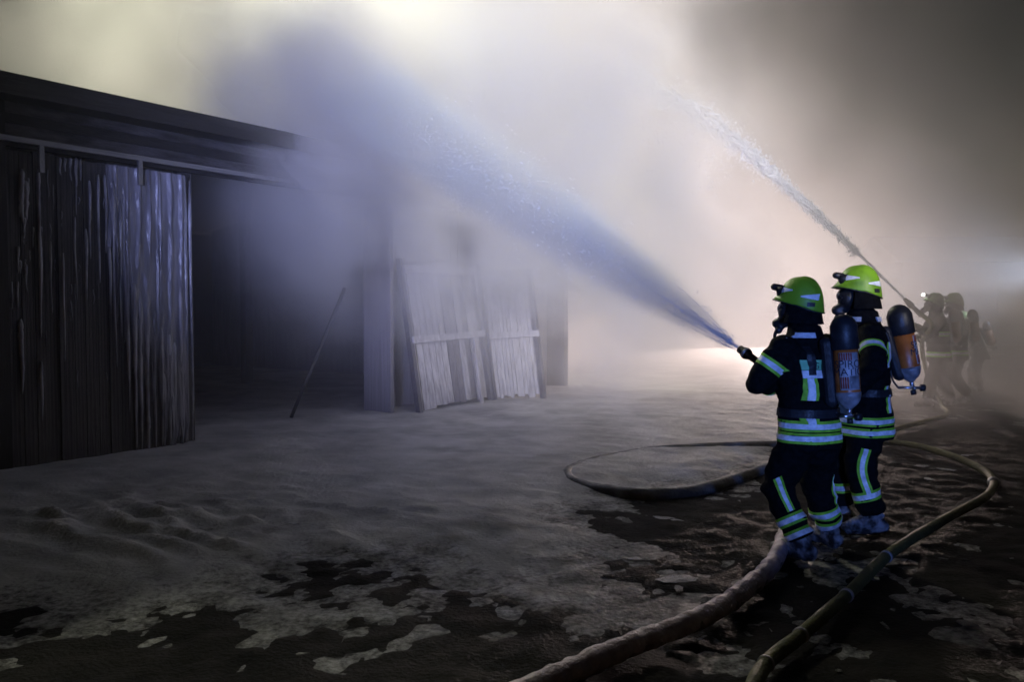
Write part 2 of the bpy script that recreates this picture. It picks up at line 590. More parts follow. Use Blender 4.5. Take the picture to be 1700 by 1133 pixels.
# roof with overhanging eave, seen from below and edge on
OV, RD = -.45, 6.0
ridge_z = zE + 1.0
piece_roof = add('roof', [(-8, OV, zE - .05), (SEND, OV, zE - .05), (SEND, RD, ridge_z - .05), (-8, RD, ridge_z - .05), (-8, OV, zE), (SEND, OV, zE), (SEND, RD, ridge_z), (-8, RD, ridge_z),
                          (-8, 2 * RD - OV, zE - .05), (SEND, 2 * RD - OV, zE - .05), (-8, 2 * RD - OV, zE), (SEND, 2 * RD - OV, zE)],
                 [(0, 3, 2, 1), (4, 5, 6, 7), (0, 1, 5, 4), (3, 8, 9, 2), (7, 6, 11, 10), (8, 10, 11, 9), (0, 4, 7, 3), (3, 7, 10, 8), (1, 2, 6, 5), (2, 9, 11, 6)], M_roof, barn, local=True)
piece('fascia', (-8, OV - .03, zE - .20), (SEND, OV - .003, zE + .004), M_soak, piece_roof)
piece('soffit', (-8, OV + .01, zE - .17), (SEND, -.02, zE - .145), M_soak, piece_roof)
for a in range(17):
    q = -3 + a * .8
    piece('rafter', (q, OV + .02, zE - .145), (q + .08, 0.0, zE - .055), M_dark, piece_roof)
# rest of the shell
shell = MB()
shell.box((-7.9, 11.8, -.1), (SEND, 11.95, zE))
piece('back_wall', (-7.9, 11.8, -.1), (SEND, 11.95, zE - .2), M_soak, barn)
for q_, m_ in ((-7.95, M_soak), (SEND - .2, M_dark)):
    pr_ = [(.06, -.1), (11.78, -.1), (11.78, zE - .12), (RD, ridge_z - .09), (.06, zE + .02)]
    add('end_wall', [(q_ + w_, y_, z_) for w_ in (0, .15) for y_, z_ in pr_], [(4, 3, 2, 1, 0), (5, 6, 7, 8, 9)] + [(k_, (k_ + 1) % 5, 5 + (k_ + 1) % 5, 5 + k_) for k_ in range(5)], m_, barn, local=True)
for q in (sD + 2.0, sD + 5.5):
    piece('pillar', (q, 5.9, -.1), (q + .18, 6.08, zE + 1.6), M_soak, barn)
q = wall(612, 540)[0]
q2 = wall(545, 660)[0]
add('brace', *(lambda b: (np.array(b.v), b.f))(MB().bar((q, .5, 2.0), (q2, .8, .05), .035, .04)), M_soak, barn, local=True)

# ------------------------------------------------------------------ leaning gate
M_gpost = mat('wet_gate_post', (.05, .048, .06), .4, (.1, .095, .11), 5, .4, 14, stretch=(5, 5, .6))
M_gdark = mat('dark_gate_board', (.08, .075, .085), .45, (.16, .15, .165), 4, .5, 10, stretch=(9, 9, .5))  # darker tone for a few boards of one leaf
M_gboard = mat('frosted_gate_board', (.19, .18, .195), .5, (.40, .39, .41), 3.2, .2, 14, stretch=(7, 7, .8), detail=8)
g_b0, g_b1, g_b2 = at(697, 689, Z=.02), at(815, 668, Z=.02), at(903, 665, Z=.02)
GH = 2.45
gate = tag(empty('timber_gate', g_b1), 'frosted timber gate of two hinged leaves leaning against the barn front', 'gate')


def leaf(b0, b1, lean, name, boards, skip, label):
    """b0,b1 feet of the outer stiles; lean = offset of the top"""
    up = (Vector((0, 0, GH)) + lean)
    root = add(name, *(lambda b: (np.array(b.v), b.f))(MB().bar(b0, b0 + up * 1.0, .075, .09, NO)), M_gpost, gate)
    root['label'] = label
    b = MB().bar(b1, b1 + up * .97, .075, .09, NO); b.build('stile', M_gpost, root)
    for h in (.475, .93):
        MB().bar(b0 + up * h + NO * .05, b1 + up * (h + .02) + NO * .05, .07, .11, up).build('cross_rail', M_gboard, root)
    for i in range(boards):
        t0, t1 = (i + .04) / boards, (i + .96) / boards
        p, q = b0.lerp(b1, t0), b0.lerp(b1, t1)
        n = (q - p).cross(up).normalized()
        if n.dot(NO) < 0: n = -n
        o_ = -n * random.uniform(.025, .045)
        lo, hi = .02 + random.uniform(0, .03), .93 + random.uniform(-.01, .03)
        V = [p + up * lo + o_, q + up * lo + o_, q + up * hi + o_, p + up * hi + o_]
        V += [v - n * .025 for v in V]
        add('board', [tuple(v) for v in V], [(0, 1, 2, 3), (7, 6, 5, 4), (0, 4, 5, 1), (1, 5, 6, 2), (2, 6, 7, 3), (3, 7, 4, 0)], M_gdark if i in skip else M_gboard, root)
    return root


LEAN = -NO * .42
l1 = leaf(g_b0, g_b1, LEAN, 'gate_leaf', 12, (6, 7, 9), 'gate leaf with some dark boards')
l2 = leaf(g_b1 + D * .10, g_b2, LEAN * .8, 'gate_leaf', 14, (), 'narrow-boarded gate leaf')
p = g_b0.lerp(g_b1, .78)
MB().bar(p + NO * .12, p + LEAN * .45 + Vector((0, 0, 1.15)) + NO * .12, .05, .05, NO).build('batten', M_pale, l1)


# ------------------------------------------------------------------ people: firefighters
M_cloth = mat('black_turnout_cloth', (.0035, .0035, .004), .9, (.007, .007, .008), 30, .3, 120, spec=.08)
M_black = mat('black_rubber', (.012, .012, .014), .45, (.02, .02, .024), 12, .15, 40, spec=.4)
M_lime = mat('lime_helmet_shell', (.075, .17, .010), .45, (.19, .38, .02), 6, .1, 40, spec=.4, detail=8, thresh=(.28, .52))
M_limedim = mat('dimmed_lime_shell', (.03, .07, .012), .7, (.06, .13, .02), 8, spec=.2)  # far helmets: their dim light in the smoke is put into the colour
M_trim = mat('fluorescent_trim', (.16, .42, .02), .7, (.30, .62, .04), 18, .2, 120)
M_refl = mat('silver_reflective_tape', (.55, .57, .62), .42, (.92, .93, .95), 25, .25, 130, spec=.5, detail=8)
M_reflw = mat('worn_reflective_tape', (.38, .40, .46), .5, (.70, .72, .80), 22, .3, 90, spec=.5)
M_orange = mat('orange_cylinder_paint', (.34, .085, .015), .4, (.50, .15, .03), 9, .1, 40, detail=9)
M_cyldim = mat('dimmed_orange_cylinder', (.14, .05, .012), .5, (.2, .07, .02), 6)  # darkened orange for the far crew, shade and haze painted in
M_label = mat('pale_label', (.27, .26, .28), .5, (.42, .41, .44), 18, detail=8)
M_stripe = mat('red_label_stripe', (.30, .05, .03), .5)
M_print = mat('dark_print', (.015, .015, .03), .6)
M_shoul = mat('scuffed_pale_cylinder_paint', (.12, .12, .13), .35, (.34, .33, .35), 14, .2, 40, detail=9)
M_steel = mat('valve_steel', (.55, .55, .58), .25, (.65, .65, .68), 9, metal=.9)
M_visor = mat('smoked_visor', (.02, .02, .022), .08, spec=.8)
M_glove = mat('grey_work_glove', (.035, .04, .035), .8, (.07, .075, .068), 20, .4, 60)
M_boot = mat('ice_caked_boot', (.02, .02, .022), .6, (.30, .29, .31), 12, .8, 40, thresh=(.42, .62), detail=8)
M_badge = mat('green_back_badge', (.16, .50, .26), .6, (.22, .58, .32), 20)


def frame3(fwd, up=Vector((0, 0, 1))):
    f = Vector(fwd).normalized()
    l = up.cross(f).normalized()
    return f, l, f.cross(l)


def strip_quads(grid):
    """grid [i][j] of points or None -> verts, faces"""
    V, idx, Fc = [], {}, []
    for i, row in enumerate(grid):
        for j, p in enumerate(row):
            if p is not None:
                idx[i, j] = len(V); V.append(p)
    for i in range(len(grid) - 1):
        for j in range(len(grid[0]) - 1):
            q = [(i, j), (i + 1, j), (i + 1, j + 1), (i, j + 1)]
            if all(k in idx for k in q):
                P = [V[idx[k]] for k in q]
                if max((P[a] - P[(a + 1) % 4]).length for a in range(4)) < .12:
                    Fc.append([idx[k] for k in q])
    return V, Fc


def solid_strip(name, grid_in, grid_out, m, parent):
    """tape with thickness: outer face plus a rim down to the cloth"""
    V, Fc = strip_quads(grid_out)
    if not Fc: return None
    V2, _ = strip_quads(grid_in)
    n = len(V)
    edges = {}
    for f in Fc:
        for a in range(4):
            e = (f[a], f[(a + 1) % 4])
            if (e[1], e[0]) in edges: del edges[(e[1], e[0])]
            else: edges[e] = 1
    F2 = list(Fc) + [(b, a, a + n, b + n) for a, b in edges]
    return add(name, [tuple(v) for v in V + V2], F2, m, parent, False)


def ring_strip(bvh, c, ax, ref, width, a0, a1, off, m, parent, name, lim=.2, n=40, rows=3, slope=0.):
    ax = ax.normalized(); r = (ref - ax * ref.dot(ax)).normalized(); q = ax.cross(r)
    go, gi = [], []
    for i in range(n + 1):
        a = math.radians(a0 + (a1 - a0) * i / n)
        d = r * math.cos(a) + q * math.sin(a)
        ro, ri = [], []
        for j in range(rows):
            o = c + ax * (width * (j / (rows - 1) - .5) + slope * math.sin(a))
            h = bvh.ray_cast(o, d, lim)
            ro.append(h[0] + d * off if h[0] else None); ri.append(h[0] - d * .004 if h[0] else None)
        go.append(ro); gi.append(ri)
    return solid_strip(name, gi, go, m, parent)


def line_strip(bvh, pts, out, width, off, m, parent, name, lim=.35, n=14, rows=3):
    P = spline(pts, n)
    go, gi = [], []
    for i, p in enumerate(P):
        t = (P[min(i + 1, len(P) - 1)] - P[max(i - 1, 0)]).normalized()
        d = (out - t * out.dot(t)).normalized(); w = t.cross(d)
        ro, ri = [], []
        for j in range(rows):
            o = p + w * width * (j / (rows - 1) - .5)
            h = bvh.ray_cast(o, d, lim)
            ro.append(h[0] + d * off if h[0] else None); ri.append(h[0] - d * .004 if h[0] else None)
        go.append(ro); gi.append(ri)
    return solid_strip(name, gi, go, m, parent)


def tape_ring(bvh, c, ax, ref, a0, a1, parent, worn=False, lim=.2, w=.075, slope=0.):
    t = ring_strip(bvh, c, ax, ref, w, a0, a1, .004, M_trim, parent, 'trim_tape', lim, slope=slope)
    if t: ring_strip(bvh, c, ax, ref, w * .48, a0, a1, .007, M_reflw if worn else M_refl, t, 'reflective_tape', lim, slope=slope)


def tape_line(bvh, pts, out, parent, worn=False, w=.075, lim=.35):
    t = line_strip(bvh, pts, out, w, .004, M_trim, parent, 'trim_tape', lim)
    if t: line_strip(bvh, pts, out, w * .46, .007, M_reflw if worn else M_refl, t, 'reflective_tape', lim)


def hand(wrist, dirn, palm, parent, curl=55., voxel=.006, side=1, s=1.):
    """gloved hand: palm, four unequal fingers bent at three joints, thumb from the side of the palm"""
    d = dirn.normalized(); n = (palm - d * palm.dot(d)).normalized(); a = d.cross(n) * side
    b = MB()
    b.capsule(wrist - d * .06 * s, .043 * s, wrist + d * .02 * s, .037 * s)
    for k in (-1.5, -.5, .5, 1.5):
        b.capsule(wrist + a * k * .012 * s, .020 * s, wrist + d * .095 * s + a * k * .022 * s, .0165 * s, 10, 3)
    for k, L in zip((-1.5, -.5, .5, 1.5), (.076, .094, .086, .066)):
        p = wrist + d * .092 * s + a * k * .0235 * s
        ang = 0.
        for seg, fr in enumerate((.45, .30, .25)):
            ang += math.radians(curl * (1.0, 1.1, .75)[seg] + k * 3)
            q = p + (d * math.cos(ang) + n * math.sin(ang)) * L * fr * s * 1.15
            b.capsule(p, (.0125 - seg * .0008) * s, q, (.0118 - seg * .001) * s, 8, 3)
            p = q
    p = wrist + d * .03 * s - a * .034 * s
    for seg, (L, an) in enumerate(((.045, 25), (.034, 50), (.026, 75))):
        t = math.radians(an * min(1, curl / 45))
        q = p + (d * math.cos(t) * .75 - a * (.7 - .35 * seg) + n * math.sin(t)).normalized() * L * s
        b.capsule(p, .015 * s, q, .0132 * s, 8, 3)
        p = q
    V, N, Fc = remeshed(b, voxel, 2)
    g = add('glove', V, Fc, M_glove, parent, True)
    return g


def helmet(c, fwd, up, parent, s=1., lamp_on=None, detail=True, side=1):
    f, l, u = frame3(fwd, up)
    na, nv = 56, 22
    V = []
    for sh in (1., .94):
        for i in range(nv + 1):
            v = i / nv
            for j in range(na):
                a = 2 * math.pi * j / na
                ca, sa = math.cos(a), math.sin(a)
                front, rear = max(0, ca), max(0, -ca)
                zr = .022 * front ** 2 - .034 * abs(sa) ** 2 - .078 * rear ** 1.5 - .012
                R = 1 / math.sqrt((ca / (.142 if ca > 0 else .152)) ** 2 + (sa / .118) ** 2)
                ph = v * math.pi / 2
                r = R * math.cos(ph) ** .78
                z = zr + (.142 - zr) * math.sin(ph) ** .95
                if v < .16:
                    k = (1 - v / .16) ** 1.5
                    r += k * (.046 * front ** 3 + .004)
                    z -= k * (.026 * front ** 3)
                y = r * sa
                x = r * ca
                z += .010 * math.exp(-(y / .022) ** 2) * (1 - .5 * front) * min(1, v * 3)
                z += .004 * math.exp(-((abs(y) - .058) / .008) ** 2) * min(1, v * 3)
                V.append(c + (f * x + l * y + u * z) * s * sh)
    n1 = (nv + 1) * na
    Fc = []
    for i in range(nv):
        for j in range(na):
            p, q = i * na + j, i * na + (j + 1) % na
            Fc.append((p, q, q + na, p + na))
            Fc.append((n1 + p + na, n1 + q + na, n1 + q, n1 + p))
    for j in range(na):
        p, q = j, (j + 1) % na
        Fc.append((q, p, n1 + p, n1 + q))
    Fc.append(tuple(nv * na + j for j in range(na)))
    h = add('helmet', V, Fc, M_lime if detail else M_limedim, parent, True)
    bv = BVHTree.FromPolygons(V[:n1], Fc[0:2 * nv * na:2])

    def P(x, y, z): return c + (f * x + l * y + u * z) * s
    # lining ring below the shell
    MB().ellipsoid(P(-.005, 0, -.015), (f * .122 * s, l * .10 * s, u * .08 * s)).build('liner', M_black, h, True)
    # lamp block above the brim
    lb = MB().capsule(P(.135, .035 * side, .062), .026 * s, P(.178, .042 * side, .07), .024 * s, 10, 3)
    lb.bar(P(.075, .035 * side, .055), P(.155, .04 * side, .040), .05 * s, .06 * s, u)
    lb.build('helmet_lamp', M_black, h, True)
    if not detail:
        return h
    # brim edge trim
    rim = [V[j] for j in range(na)] + [V[0]]
    MB().tube([Vector(p) for p in rim], .0045 * s, 6, False).build('brim_edge', M_black, h, True)
    for sd in (1, -1):
        for (x0, x1, z0, z1, kind) in ((.03, .115, .034, .078, 0), (-.130, -.03, -.006, .042, 1)):
            g, gi = [], []
            for i in range(11):
                t = i / 10
                row, ri = [], []
                for j in range(4):
                    w = j / 3
                    x = x0 + (x1 - x0) * t
                    hh = (z1 - z0) * (.2 + .8 * (t if kind == 0 else 1 - t))
                    zc = z0 + (z1 - z0) * (.35 * (1 - t) if kind == 0 else .35 * t)
                    hit = bv.ray_cast(P(x, sd * .3, zc + hh * w * .9), -l * sd, .4)
                    row.append(hit[0] + l * sd * .003 if hit[0] else None); ri.append(hit[0] if hit[0] else None)
                g.append(row); gi.append(ri)
            solid_strip('reflective_sticker', gi, g, M_refl, h)
        g, gi = [], []
        for i in range(4):
            row, ri = [], []
            for j in range(3):
                hit = bv.ray_cast(P(-.075 - i * .014, sd * .3, -.050 + j * .014), -l * sd, .4)
                row.append(hit[0] + l * sd * .004 if hit[0] else None); ri.append(hit[0] if hit[0] else None)
            g.append(row); gi.append(ri)
        solid_strip('vent_slot', gi, g, M_black, h)
    return h


def text_on_cylinder(body, c, ax, ref, R, parent, size, name='lettering', m=None, line=.8):
    """words wrapped round a cylinder: ref = direction of the text's middle, reading across"""
    cu = bpy.data.curves.new('t', 'FONT'); cu.body = body; cu.size = size; cu.align_x = 'CENTER'; cu.align_y = 'CENTER'; cu.space_line = line
    o = bpy.data.objects.new('t', cu); COL.objects.link(o)
    me = o.evaluated_get(bpy.context.evaluated_depsgraph_get()).to_mesh()
    bm = bmesh.new(); bm.from_mesh(me)
    bmesh.ops.triangulate(bm, faces=bm.faces)
    ax = ax.normalized(); r = (ref - ax * ref.dot(ax)).normalized(); q = ax.cross(r)
    V, Fc = [], []
    for v in bm.verts:
        a = v.co.x / R
        V.append(c + ax * v.co.y + (r * math.cos(a) + q * math.sin(a)) * R)
    Fc = [[v.index for v in f_.verts] for f_ in bm.faces]
    bm.free()
    bpy.data.objects.remove(o); bpy.data.curves.remove(cu)
    return add(name, V, Fc, m or M_print, parent)


def arc_patch(c, ax, ref, R, a0, a1, z0, z1, th, m, parent, name, n=14):
    ax = ax.normalized(); r = (ref - ax * ref.dot(ax)).normalized(); q = ax.cross(r)
    b = MB(); V = []
    for RR in (R, R + th):
        for i in range(n + 1):
            a = math.radians(a0 + (a1 - a0) * i / n)
            for z in (z0, z1):
                V.append(c + ax * z + (r * math.cos(a) + q * math.sin(a)) * RR)
    k = 2 * (n + 1)
    Fc = []
    for i in range(n):
        p = 2 * i
        Fc += [(k + p, k + p + 2, k + p + 3, k + p + 1), (p, p + 1, p + 3, p + 2), (p + 1, k + p + 1, k + p + 3, p + 3), (p, p + 2, k + p + 2, k + p)]
    Fc += [(0, k, k + 1, 1), (k - 2, k - 1, 2 * k - 1, 2 * k - 2)]
    return add(name, V, Fc, m, parent, True)


def air_cylinder(top, bot, fwd, parent, text=None, text_dir=None, s=1., detail=True):
    """breathing-air cylinder worn valve down"""
    ax = (top - bot).normalized()
    L = (top - bot).length
    R = .078 * s
    pts, rad = [], []
    for i in range(7):
        q = i / 6 * math.pi / 2
        pts.append(bot + ax * (R * .9) * (1 - math.sin(math.pi / 2 - q)) * 1.0 - ax * 0 + ax * 0); rad.append(0)
    prof = [(0, .018), (.012, .03), (.03, .052), (.055, .068), (.085, .0765), (.11, .078)]
    pr = [(bot + ax * z * s, r * s) for z, r in prof]
    cyl = MB().tube([p for p, _ in pr] + [bot + ax * (L * .78)], [r for _, r in pr] + [R], 28)
    cyl = cyl.build('air_cylinder', M_orange if detail else M_cyldim, parent, True)
    # painted lower shoulder, cover, straps
    sh = MB().tube([p - ax * .0 for p, _ in pr], [r + .0025 for _, r in pr], 28); sh.build('cylinder_shoulder', M_shoul if detail else M_cyldim, cyl, True)
    t = [bot + ax * L * .66 + ax * 0, bot + ax * L * .67, bot + ax * L * .93, bot + ax * (L * .93 + R * .5), bot + ax * (L * .93 + R * .8), bot + ax * (L * .93 + R * .95)]
    MB().tube(t, [R + .004, R + .009, R + .009, R * .88, R * .6, R * .25], 28).build('cover', M_black, cyl, True)
    MB().tube([bot + ax * .34 * s * .55, bot + ax * (.34 * .55 + .03) * s], [R + .005, R + .005], 28).build('strap', M_black, cyl, True) if False else None
    # valve with hand wheels
    side = ax.cross(fwd).normalized()
    v = MB().tube([bot + ax * .015, bot - ax * .045 * s], .016 * s, 12)
    v.tube([bot - ax * .045 * s + side * .05 * s, bot - ax * .045 * s - side * .055 * s], .012 * s, 12)
    v.tube([bot - ax * .045 * s + fwd * .10 * s, bot - ax * .045 * s - fwd * .06 * s], .010 * s, 12)
    vo = v.build('valve', M_steel, cyl, True)
    w = MB().tube([bot - ax * .045 * s - fwd * .055 * s, bot - ax * .045 * s - fwd * .085 * s], [.026 * s, .024 * s], 12)
    w.tube([bot - ax * .06 * s, bot - ax * .095 * s], [.018 * s, .020 * s], 12)
    w.build('hand_wheel', M_black, cyl, True)
    if not detail: return cyl
    # pressure line up to the harness
    MB().tube(spline([bot - ax * .045 * s + fwd * .10 * s, bot + fwd * .13 * s + ax * .03, bot + fwd * .12 * s + ax * .18 * s], 6), .008, 8).build('pressure_line', M_black, cyl, True)
    rd = text_dir
    arc_patch(bot, ax, rd, R, -44, 60, .125 * s, L * .63, .0015, M_label, cyl, 'label')
    for i in range(6):
        a = -38 + i * 10
        arc_patch(bot, ax, rd, R + .0018, a, a + 6.5, L * .545, L * .625, .0012, M_stripe, cyl, 'label_stripe', 2)
        if i < 4: arc_patch(bot, ax, rd, R + .0018, a, a + 6.5, .135 * s, L * .36, .0012, M_stripe, cyl, 'label_stripe', 2)
    arc_patch(bot, ax, rd, R + .0018, 4, 50, .135 * s, L * .37, .0012, M_shoul, cyl, 'label_field')
    if text:
        text_on_cylinder(text, bot + ax * L * .455, ax, rd, R + .0035, cyl, .070 * s, m=M_print, line=.72)
    return cyl


def person(name_label, base, yaw, J, s=1., voxel=.013, tapes=(), detail=True, cyl=None, text=None, look=None, group=None, badge=False, hand_spec=(), tilt=0., lampside=1, hem=.735):
    """yaw in degrees: 0 = facing away from the camera, 90 = facing left"""
    fw = Vector((-math.sin(math.radians(yaw)), math.cos(math.radians(yaw)), 0))
    lf = Vector((-fw.y, fw.x, 0))
    O = Vector((base[0], base[1], base[2] if len(base) > 2 else 0))

    def P(f, l, z): return O + (fw * f + lf * l) * s + Vector((0, 0, z * s))
    root = tag(empty('person', O), name_label, 'person', group)
    j = {k: P(*v) for k, v in J.items()}
    b = MB()
    # jacket: stacked oval sections along the spine
    secs = [(hem, .228, .198), (.80, .222, .19), (.95, .208, .172), (1.08, .212, .172), (1.25, .232, .175), (1.38, .228, .16), (1.46, .175, .13), (1.52, .125, .115), (1.58, .105, .105)]
    sp0, sp1, sp2 = Vector(J['pelvis']), Vector(J['chest']), Vector(J['neck'])
    rings = []
    n = 24
    for z, hl, hf in secs:
        if z < sp1.z: t = (z - sp0.z) / (sp1.z - sp0.z); cc = sp0.lerp(sp1, t)
        else: t = (z - sp1.z) / (sp2.z - sp1.z); cc = sp1.lerp(sp2, t)
        rings.append([P(cc.x + hf * math.cos(a), cc.y + hl * math.sin(a), z) for a in [2 * math.pi * i / n for i in range(n)]])
    V = [p for r in rings for p in r]
    Fc = [(i * n + k, i * n + (k + 1) % n, (i + 1) * n + (k + 1) % n, (i + 1) * n + k) for i in range(len(rings) - 1) for k in range(n)]
    Fc += [tuple(range(n))[::-1], tuple((len(rings) - 1) * n + k for k in range(n))]
    b.put(V, Fc)
    for sd in 'LR':
        b.capsule(j[sd + 'sh'], .092 * s, j[sd + 'el'], .082 * s)
        b.capsule(j[sd + 'el'], .082 * s, j[sd + 'wr'], .060 * s)
        b.capsule(j[sd + 'hip'], .132 * s, j[sd + 'kn'], .105 * s)
        b.capsule(j[sd + 'kn'], .105 * s, j[sd + 'kn'].lerp(j[sd + 'an'], .5), .098 * s)
        b.tube([j[sd + 'kn'], j[sd + 'kn'].lerp(j[sd + 'an'], .5), j[sd + 'an'] + Vector((0, 0, .045 * s))], [.10 * s, .098 * s, .086 * s], 16)
    b.capsule(j['neck'] - Vector((0, 0, .05)), .085 * s, j['head'], .085 * s)
    hd = Vector(look) if look is not None else fw
    hf, hl, hu = frame3(hd, Vector((0, 0, 1)))
    if tilt: hu = (hu * math.cos(tilt) + hl * math.sin(tilt))
    hc = j['head']
    b.ellipsoid(hc, (hf * .102 * s, hl * .085 * s, hu * .125 * s))
    V, N, Fc = remeshed(b, voxel * s, 3)
    # cloth folds
    Vn = V - np.array(O)
    disp = np.zeros(len(V))
    for i, p in enumerate(Vn):
        q = Vector(p)
        a_ = noise.noise((q.x * 9, q.y * 9, q.z * 13)) + .22 * noise.noise((q.x * 19 + 5, q.y * 19, q.z * 25))
        fold = 1 - abs(noise.noise((q.x * 4 + 3, q.y * 4, q.z * 11 + 7)))
        disp[i] = .010 * a_ + .034 * (fold - .75)
    keep = Vn[:, 2] < (J['neck'][2] - .02) * s
    V = V + N * (disp * keep * (1 if voxel < .02 else .6))[:, None]
    body = add('body', V, Fc, M_cloth, root, True)
    bvh = BVHTree.FromPolygons([Vector(v) for v in V], Fc)
    # boots
    for sd in 'LR':
        an, toe = j[sd + 'an'], j[sd + 'toe']
        d = Vector((toe - an)); d.z = 0; d.normalize()
        bt = MB()
        bt.capsule(an + (j[sd + 'kn'] - an).normalized() * .13 * s, .066 * s, an + Vector((0, 0, .02 * s)), .064 * s)
        g = Vector((0, 0, -an.z + O.z))
        heel = an + g - d * .055 * s + Vector((0, 0, .052 * s)); tip = an + g + d * .175 * s + Vector((0, 0, .046 * s))
        bt.capsule(heel, .056 * s, tip, .050 * s)
        bt.capsule(heel.lerp(tip, .35) + Vector((0, 0, .03 * s)), .062 * s, tip, .05 * s)
        Vb, Nb, Fb = remeshed(bt, .011 if detail else .02, 2)
        db = np.array([.014 * noise.noise(Vector(p) * 17) + .010 * noise.noise(Vector(p) * 37) for p in Vb])
        Vb = Vb + Nb * db[:, None]
        Vb[:, 2] = np.maximum(Vb[:, 2], O.z - .004)
        add('boot', Vb, Fb, M_boot, root, True)
    # head gear
    helmet(hc + hu * .075 * s, hf, hu, root, s, detail=detail, side=lampside)
    mk = MB()
    mk.ellipsoid(hc + hf * .085 * s - hu * .02 * s, (hf * .065 * s, hl * .085 * s, hu * .085 * s))
    mk.capsule(hc + hf * .10 * s - hu * .085 * s, .045 * s, hc + hf * .155 * s - hu * .105 * s, .036 * s)
    mk.capsule(hc + hf * .135 * s - hu * .115 * s - hl * .02, .03 * s, hc + hf * .13 * s - hu * .15 * s + hl * .03 * s, .026 * s)
    Vm, Nm, Fm = remeshed(mk, .01 if detail else .02, 2)
    mask = add('breathing_mask', Vm, Fm, M_black, root, True)
    vs = [hc + hf * (.128 * math.cos(a) * math.cos(e) + .032) * s + hl * .092 * math.sin(a) * s + hu * (.072 * math.sin(e) + .0) * s for a in np.linspace(-1.1, 1.1, 13) for e in np.linspace(-.75, .85, 9)]
    add('visor', vs, grid_faces(13, 9), M_visor, mask, True)
    # neck guard hanging from the helmet's rear
    ng, na_ = [], 22
    for a in np.linspace(math.radians(62), math.radians(298), na_):
        for t in np.linspace(0, 1, 5):
            r = .116 + .030 * t + .004 * math.sin(a * 9 + t)
            ng.append(hc + (hf * math.cos(a) * r * 1.05 + hl * math.sin(a) * r) * s + hu * (.045 - .135 * t) * s)
    n0 = len(ng)
    ng += [p + (hc - p) * .05 for p in ng]
    gf = grid_faces(na_, 5)
    add('neck_guard', ng, np.concatenate([gf, gf[:, ::-1] + n0]), M_cloth, root, True)
    if detail:
        MB().tube(spline([hc + hf * .15 * s - hu * .14 * s, hc + hf * .165 * s - hu * .20 * s, hc + hf * .12 * s - hu * .30 * s + hl * .03 * s, j['chest'] + fw * .17 * s + Vector((0, 0, -.02))], 8), .012 * s, 8).build('air_hose', M_black, root, True)
    # gloves
    for wr, dr, pl, cu, sd in hand_spec:
        hand(j[wr], fw * dr[0] + lf * dr[1] + Vector((0, 0, dr[2])), fw * pl[0] + lf * pl[1] + Vector((0, 0, pl[2])), root, cu, .006 if detail else .012, sd, s * 1.06)
    # breathing apparatus
    if cyl:
        top, bot = P(*cyl[0]), P(*cyl[1])
        pm = MB()
        ax = (top - bot).normalized()
        pm.capsule(P(cyl[0][0] + .085, 0, cyl[0][2] - .16), .045 * s, P(cyl[1][0] + .085, 0, cyl[1][2] + .05), .045 * s)
        pm.build('back_plate', M_black, root)
        td = P(0, 0, 0) - P(0, 0, 0)
        air_cylinder(top, bot, fw, root, text, (EYE - top).normalized() if text is None else text[1], s, detail) if text is None else air_cylinder(top, bot, fw, root, text[0], text[1], s, detail)
        for sd in (-1, 1):
            line_strip(bvh, [P(.0, sd * .11, 1.44), P(-.01, sd * .12, 1.2), P(0, sd * .14, .98)], fw, .05, .008, M_black, root, 'shoulder_strap', .4)
            line_strip(bvh, [P(-.0, sd * .11, 1.44), P(-.01, sd * .11, 1.25)], -fw, .05, .008, M_black, root, 'shoulder_strap', .4)
        ring_strip(bvh, P(J['pelvis'][0] * .6 + J['chest'][0] * .4, 0, 1.0), Vector((0, 0, 1)), fw, .055, 0, 360, .010, M_black, root, 'waist_belt', .4, 60)
    return root, P, j, bvh, fw, lf


UPZ = Vector((0, 0, 1))
# --- nozzle man, back turned, half left
def text_on_body(bvh, body, c, right, up, out, size, off, m, parent, name='lettering'):
    cu = bpy.data.curves.new('t', 'FONT'); cu.body = body; cu.size = size; cu.align_x = 'CENTER'; cu.align_y = 'CENTER'
    o = bpy.data.objects.new('t', cu); COL.objects.link(o)
    me = o.evaluated_get(bpy.context.evaluated_depsgraph_get()).to_mesh()
    V, Fc = [], [tuple(p.vertices) for p in me.polygons]
    for v in me.vertices:
        h = bvh.ray_cast(c + right * v.co.x + up * v.co.y, out, .4)
        V.append((h[0] if h[0] else c) + out * off)
    bpy.data.objects.remove(o); bpy.data.curves.remove(cu)
    return add(name, V, Fc, m, parent)


A_O = Vector((2.003, 5.72, 0))
A_YAW = 28
A_J = dict(pelvis=(0, 0, .86), chest=(.03, 0, 1.28), neck=(.05, 0, 1.51), head=(.08, .01, 1.685),
           Lsh=(.04, .205, 1.43), Lel=(.13, .345, 1.20), Lwr=(.26, .06, 1.165), Rsh=(.05, -.205, 1.43), Rel=(.22, -.28, 1.20), Rwr=(.37, -.08, 1.245),
           Lhip=(0, .105, .80), Lkn=(.17, .12, .47), Lan=(.0, .06, .10), Ltoe=(.18, .12, 0), Rhip=(0, -.105, .80), Rkn=(.15, -.24, .47), Ran=(.14, -.37, .10), Rtoe=(.32, -.40, 0))
look_A = Vector((-.80, .60, .06))
A, PA, jA, bvA, fA, lA = person('firefighter in lime helmet aiming the spraying nozzle, back turned', A_O, A_YAW, A_J, 1.0, cyl=((-.215, -.06, 1.62), (-.265, -.07, 1.04)),
                                text=('SPIRO\nMATIC', Vector((-.22, -.97, .0))), look=look_A, hem=.765,
                                hand_spec=(('Lwr', (.45, -.75, .25), (.1, .1, .9), 66, -1), ('Rwr', (.6, .55, .25), (.2, .1, -.9), 62, -1)))
